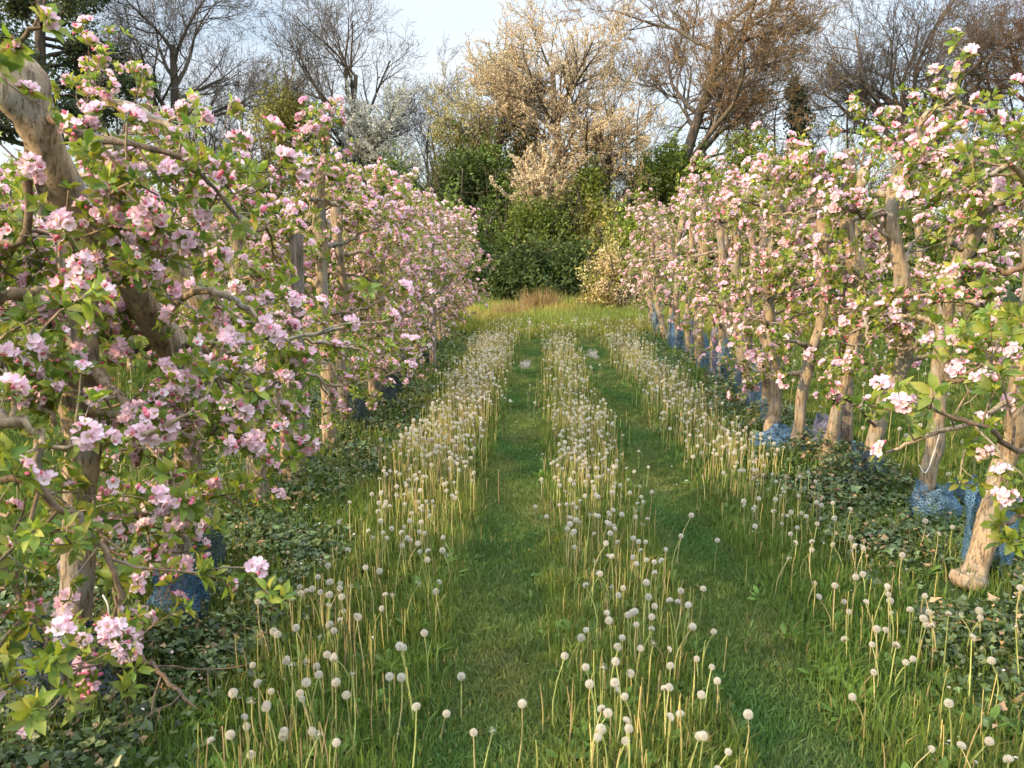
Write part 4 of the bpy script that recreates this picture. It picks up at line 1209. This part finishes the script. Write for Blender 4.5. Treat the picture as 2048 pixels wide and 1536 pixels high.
# dandelion clocks
def head_tpl(r, state, lod):
    """state 0 = full clock, 1 = half blown, 2 = bare button with a few seeds; radius 1"""
    n = (70, 34, 7)[state] if lod == 0 else (26, 12, 3)[state]
    k = np.arange(n) + .5
    ph = np.arccos(1 - 2 * k / n * (.93 if state != 1 else .5)); th = PI * (1 + 5 ** .5) * k
    d = np.stack([np.cos(th) * np.sin(ph), np.sin(th) * np.sin(ph), np.cos(ph)], 1)
    if state == 1:
        tilt = r.uniform(.3, .9); ct, s_ = math.cos(tilt), math.sin(tilt)
        d = np.stack([d[:, 0] * ct + d[:, 2] * s_, d[:, 1], d[:, 2] * ct - d[:, 0] * s_], 1)
    rad = r.uniform(.80, 1.0, n)
    b_ = Buf()
    M = frames(d, r.uniform(0, 6, n))
    m = 6 if lod == 0 else 3
    # each seed's parachute: a star of fine hairs
    tv, tf = [], []
    hw = .045 if lod == 0 else .13
    hl = .34 if lod == 0 else .46
    for q in range(m):
        a = q * 2 * PI / m
        tv += [(0, 0, -.08), (hl * math.cos(a - hw * 3), hl * math.sin(a - hw * 3), .06), (hl * math.cos(a + hw * 3), hl * math.sin(a + hw * 3), .06)]
        tf.append((3 * q, 3 * q + 1, 3 * q + 2))
    b_.inst((np.array(tv), np.array(tf), np.ones((len(tv), 3))), M, d * rad[:, None] * .82, np.tile((.70, .66, .57), (n, 1)))
    if lod == 0:                                     # seed stalks
        st = np.stack([np.zeros((n, 3)), d * .8 * rad[:, None] * .9], 1)
        P, F = tubes(np.stack([st[:, 0] + d * .15, st[:, 1]], 1), np.full((n, 2), .014), 3)
        b_.add(P, F, (.55, .50, .42))
    # core
    S = 8
    zz = np.array([-.26, -.2, 0, .17, .24]); rr = np.array([.05, .2, .25, .18, .02])
    T = np.stack([np.zeros(5), np.zeros(5), zz], 1)
    P, F = tubes(T[None], rr[None], S)
    b_.add(P, F, (.17, .13, .08) if state < 2 else (.55, .52, .42))
    if state >= 0:                                   # bracts turned down
        a = np.arange(6) * PI / 3
        v = []
        for q in a:
            v += [(.1 * math.cos(q - .5), .1 * math.sin(q - .5), -.24), (.1 * math.cos(q + .5), .1 * math.sin(q + .5), -.24), (.3 * math.cos(q), .3 * math.sin(q), -.52)]
        b_.add(v, [(3 * q, 3 * q + 1, 3 * q + 2) for q in range(6)], (.22, .22, .08))
    return b_


def flat(b_):
    # heads mix triangles and quads: keep them as triangles
    F = []
    for f in b_.f:
        F.append(f if f.shape[1] == 3 else np.vstack([f[:, :3], f[:, [0, 2, 3]]]))
    return np.concatenate(b_.v).astype(float), np.concatenate(F), np.concatenate(b_.c).astype(float)


rd = np.random.default_rng(42)
STRIPS = [('left', -1.12, -.36), ('middle', .01, .68), ('right', 1.03, 1.75)]


def strip_pts(n, y0, y1, w3):
    i_ = rd.choice(3, n, p=np.array(w3) / sum(w3))
    lo = np.array([s[1] for s in STRIPS])[i_]; hi = np.array([s[2] for s in STRIPS])[i_]
    y = rd.uniform(y0, y1, n)
    x = lo + (hi - lo) * (.6 * rd.random(n) + .4 * rd.random(n)) + rd.normal(0, .055, n) + .04 * np.sin(y * 1.9 + i_ * 2)
    clump = .5 + .5 * np.sin(x * 5.1 + 1.3 * y + i_) * np.sin(y * 2.3 - x * 3)
    x = x + .05 * clump * np.sin(y * 11); y = y + .12 * np.sin(x * 23)
    return x, y, i_


def stem_curve(x, y, h):
    n = len(x)
    a = rd.uniform(0, 2 * PI, n); l = np.abs(rd.normal(0, .07, n))
    p0 = np.stack([x, y, gz(x, y) - .01], 1)
    dr = np.stack([np.cos(a) * l, np.sin(a) * l, np.ones(n)], 1)
    b_ = rd.normal(0, .03, (n, 3)) * np.array([1, 1, 0])
    s = np.linspace(0, 1, 5)
    P = p0[:, None] + dr[:, None] * (h[:, None] * s)[..., None] + b_[:, None] * (np.sin(s * PI) * .5)[None, :, None] * h[:, None, None] * 2
    return P


def stem_col(n):
    t = rd.random((n, 1))
    c = np.where(t < .45, np.array([[.33, .37, .13]]), np.where(t < .8, np.array([[.46, .41, .19]]), np.array([[.38, .31, .20]])))
    return c * np.exp(rd.normal(0, .18, (n, 1)))


# near ones, each a thing of its own
HM = []
for st in (0, 0, 0, 0, 1, 1, 1, 2):
    b = head_tpl(rd, st, 0); me = b.mesh('seed_head'); me.materials.append(M_PAPPUS); HM.append((st, me))
SM = []
for q in range(10):
    P = stem_curve(np.zeros(1), np.zeros(1), np.ones(1)); P -= P[:, :1]
    P[..., :2] *= .3
    P[0, :, 0] += .05 * rd.normal() * np.linspace(0, 1, 5) ** 2
    v, f = tubes(P, np.linspace(.0030, .0019, 5)[None], 5)
    b = Buf(); b.add(v, f, stem_col(1)[0]); me = b.mesh('stem', True); me.materials.append(M_STEM); SM.append((me, P[0, -1]))
x1, y1, i1 = strip_pts(264, 1.95, 4.05, (1.35, 1.4, .6))
xe = rd.uniform(-.95, .0, 14); ye = rd.uniform(2.0, 2.6, 14)
x2 = rd.uniform(1.5, 2.1, 22); y2 = rd.uniform(2.2, 4.0, 22)
xx = np.concatenate([x1, xe, x2]); yy = np.concatenate([y1, ye, y2]); ii = np.concatenate([i1, np.zeros(14, int), np.full(22, 2)])
SNAME = ['strip beside left ivy', 'strip between wheel tracks', 'strip beside netted trunks']
ADJ = ['round full', 'half blown', 'nearly bare']
HT = ['short', 'middling', 'tall']
ZONE = ['at the front of the', 'partway up the', 'further up the']
order = np.argsort(yy)[:300]
for o_ in order:
    st, me = HM[rd.integers(0, 8)]
    sm, tip = SM[rd.integers(0, 10)]
    h = .12 + .20 * rd.beta(1.8, 1.8)
    z0 = float(gz(xx[o_], yy[o_])) - .01
    zone = 0 if yy[o_] < 2.65 else (1 if yy[o_] < 3.35 else 2)
    lab = f'{HT[min(2, int((h - .12) / .0667))]} {ADJ[st]} dandelion clock {ZONE[zone]} {SNAME[ii[o_]]}'
    root = empty('dandelion', (xx[o_], yy[o_], z0), lab, 'dandelion', 'dandelion clocks in the grass strips')
    rz = rd.uniform(0, 6.28)
    root.rotation_euler = (0, 0, rz)
    s = link('stem', sm, root); 
    s.scale = (1, 1, h)                              # taller or shorter, as thick as before
    hd = link('seed_head', me, root)
    hd.location = (tip[0], tip[1], h * 1.0 + .004)
    r_ = rd.uniform(.0122, .0172)
    hd.scale = (r_, r_, r_)
    hd.rotation_euler = (rd.normal(0, .2), rd.normal(0, .2), rd.uniform(0, 6.28))
# the rest as one mass
FH = [flat(head_tpl(rd, st, 1)) for st in (0, 0, 0, 1, 1, 2)]
FN = [flat(head_tpl(rd, st, 0)) for st in (0, 0, 0, 1, 1, 2)]
g, gs = Buf(), Buf()
for (n, y0, y1, w3) in ((230, 4.05, 5.4, (1.5, 1.5, .9)), (700, 5.2, 7.5, (1.6, 1.3, 1.1)), (820, 7.5, 10.5, (2.4, .8, 1.2)), (820, 10.5, 13.7, (2.4, .9, 1.3))):
    x, y, _ = strip_pts(n, y0, y1, w3)
    h = .10 + .21 * rd.beta(1.8, 1.8, n)
    P = stem_curve(x, y, h)
    v, f = tubes(P, np.tile(np.linspace(.0030, .002, 5) * (1 + .05 * (y0 - 4)), (n, 1)), 3)
    g.add(v, f, np.repeat(stem_col(n), 15, 0))
    w_ = rd.integers(0, 6, n)
    for t in range(6):
        s_ = w_ == t; m = s_.sum()
        gs.inst(FN[t] if y0 < 5 else FH[t], frames(np.array([[0, 0, 1.]]) + rd.normal(0, .2, (m, 3)), rd.uniform(0, 6, m)) * rd.uniform(.0112, .0162, m)[:, None, None], P[s_, -1] + np.array([0, 0, .006]))
for (n, xa, xb, y0, y1) in ((130, 2.5, 5.0, 4.5, 12), (60, -5, -2.6, 4, 9), (160, -1, 2.6, 13.7, 15.5)):
    x, y = rd.uniform(xa, xb, n), rd.uniform(y0, y1, n)
    P = stem_curve(x, y, rd.uniform(.18, .36, n))
    v, f = tubes(P, np.tile(np.linspace(.0035, .0025, 5), (n, 1)), 3); g.add(v, f, np.repeat(stem_col(n), 15, 0))
    w_ = rd.integers(0, 6, n)
    for t in range(6):
        s_ = w_ == t; m = s_.sum()
        gs.inst(FH[t], frames(np.array([[0, 0, 1.]]) + rd.normal(0, .2, (m, 3)), rd.uniform(0, 6, m)) * .0175, P[s_, -1] + np.array([0, 0, .006]))
rt = empty('far_dandelions', (0, 9, 0), 'mass of dandelion clocks filling the strips down the lane', 'dandelions')
rt['kind'] = 'stuff'
o = gs.build('seed_heads', M_PAPPUS, rt); o.location = (0, -9, 0); o['kind'] = 'stuff'
o = g.build('stems', M_STEM, rt, True); o.location = (0, -9, 0); o['kind'] = 'stuff'
# spent stalks without heads
g = Buf()
for (n, y0, y1, w3) in ((700, 1.9, 4.6, (1.6, 1.2, .6)), (1500, 4.6, 8, (2.2, 1.1, 1.1)), (1900, 8, 13.8, (2.4, 1., 1.2))):
    x, y, _ = strip_pts(n, y0, y1, w3)
    P = stem_curve(x, y, .06 + .22 * rd.beta(1.6, 1.8, n))
    v, f = tubes(P, np.tile(np.linspace(.0022, .0015, 5) * (1 + .05 * (y0 - 2)), (n, 1)), 4)
    g.add(v, f, np.repeat(stem_col(n) * np.array([1.15, 1.05, .9]), 20, 0))
tag(g.build('spent_stalks', M_STEM, None, True), 'straw coloured spent dandelion stalks without heads', 'stalks', kind='stuff')
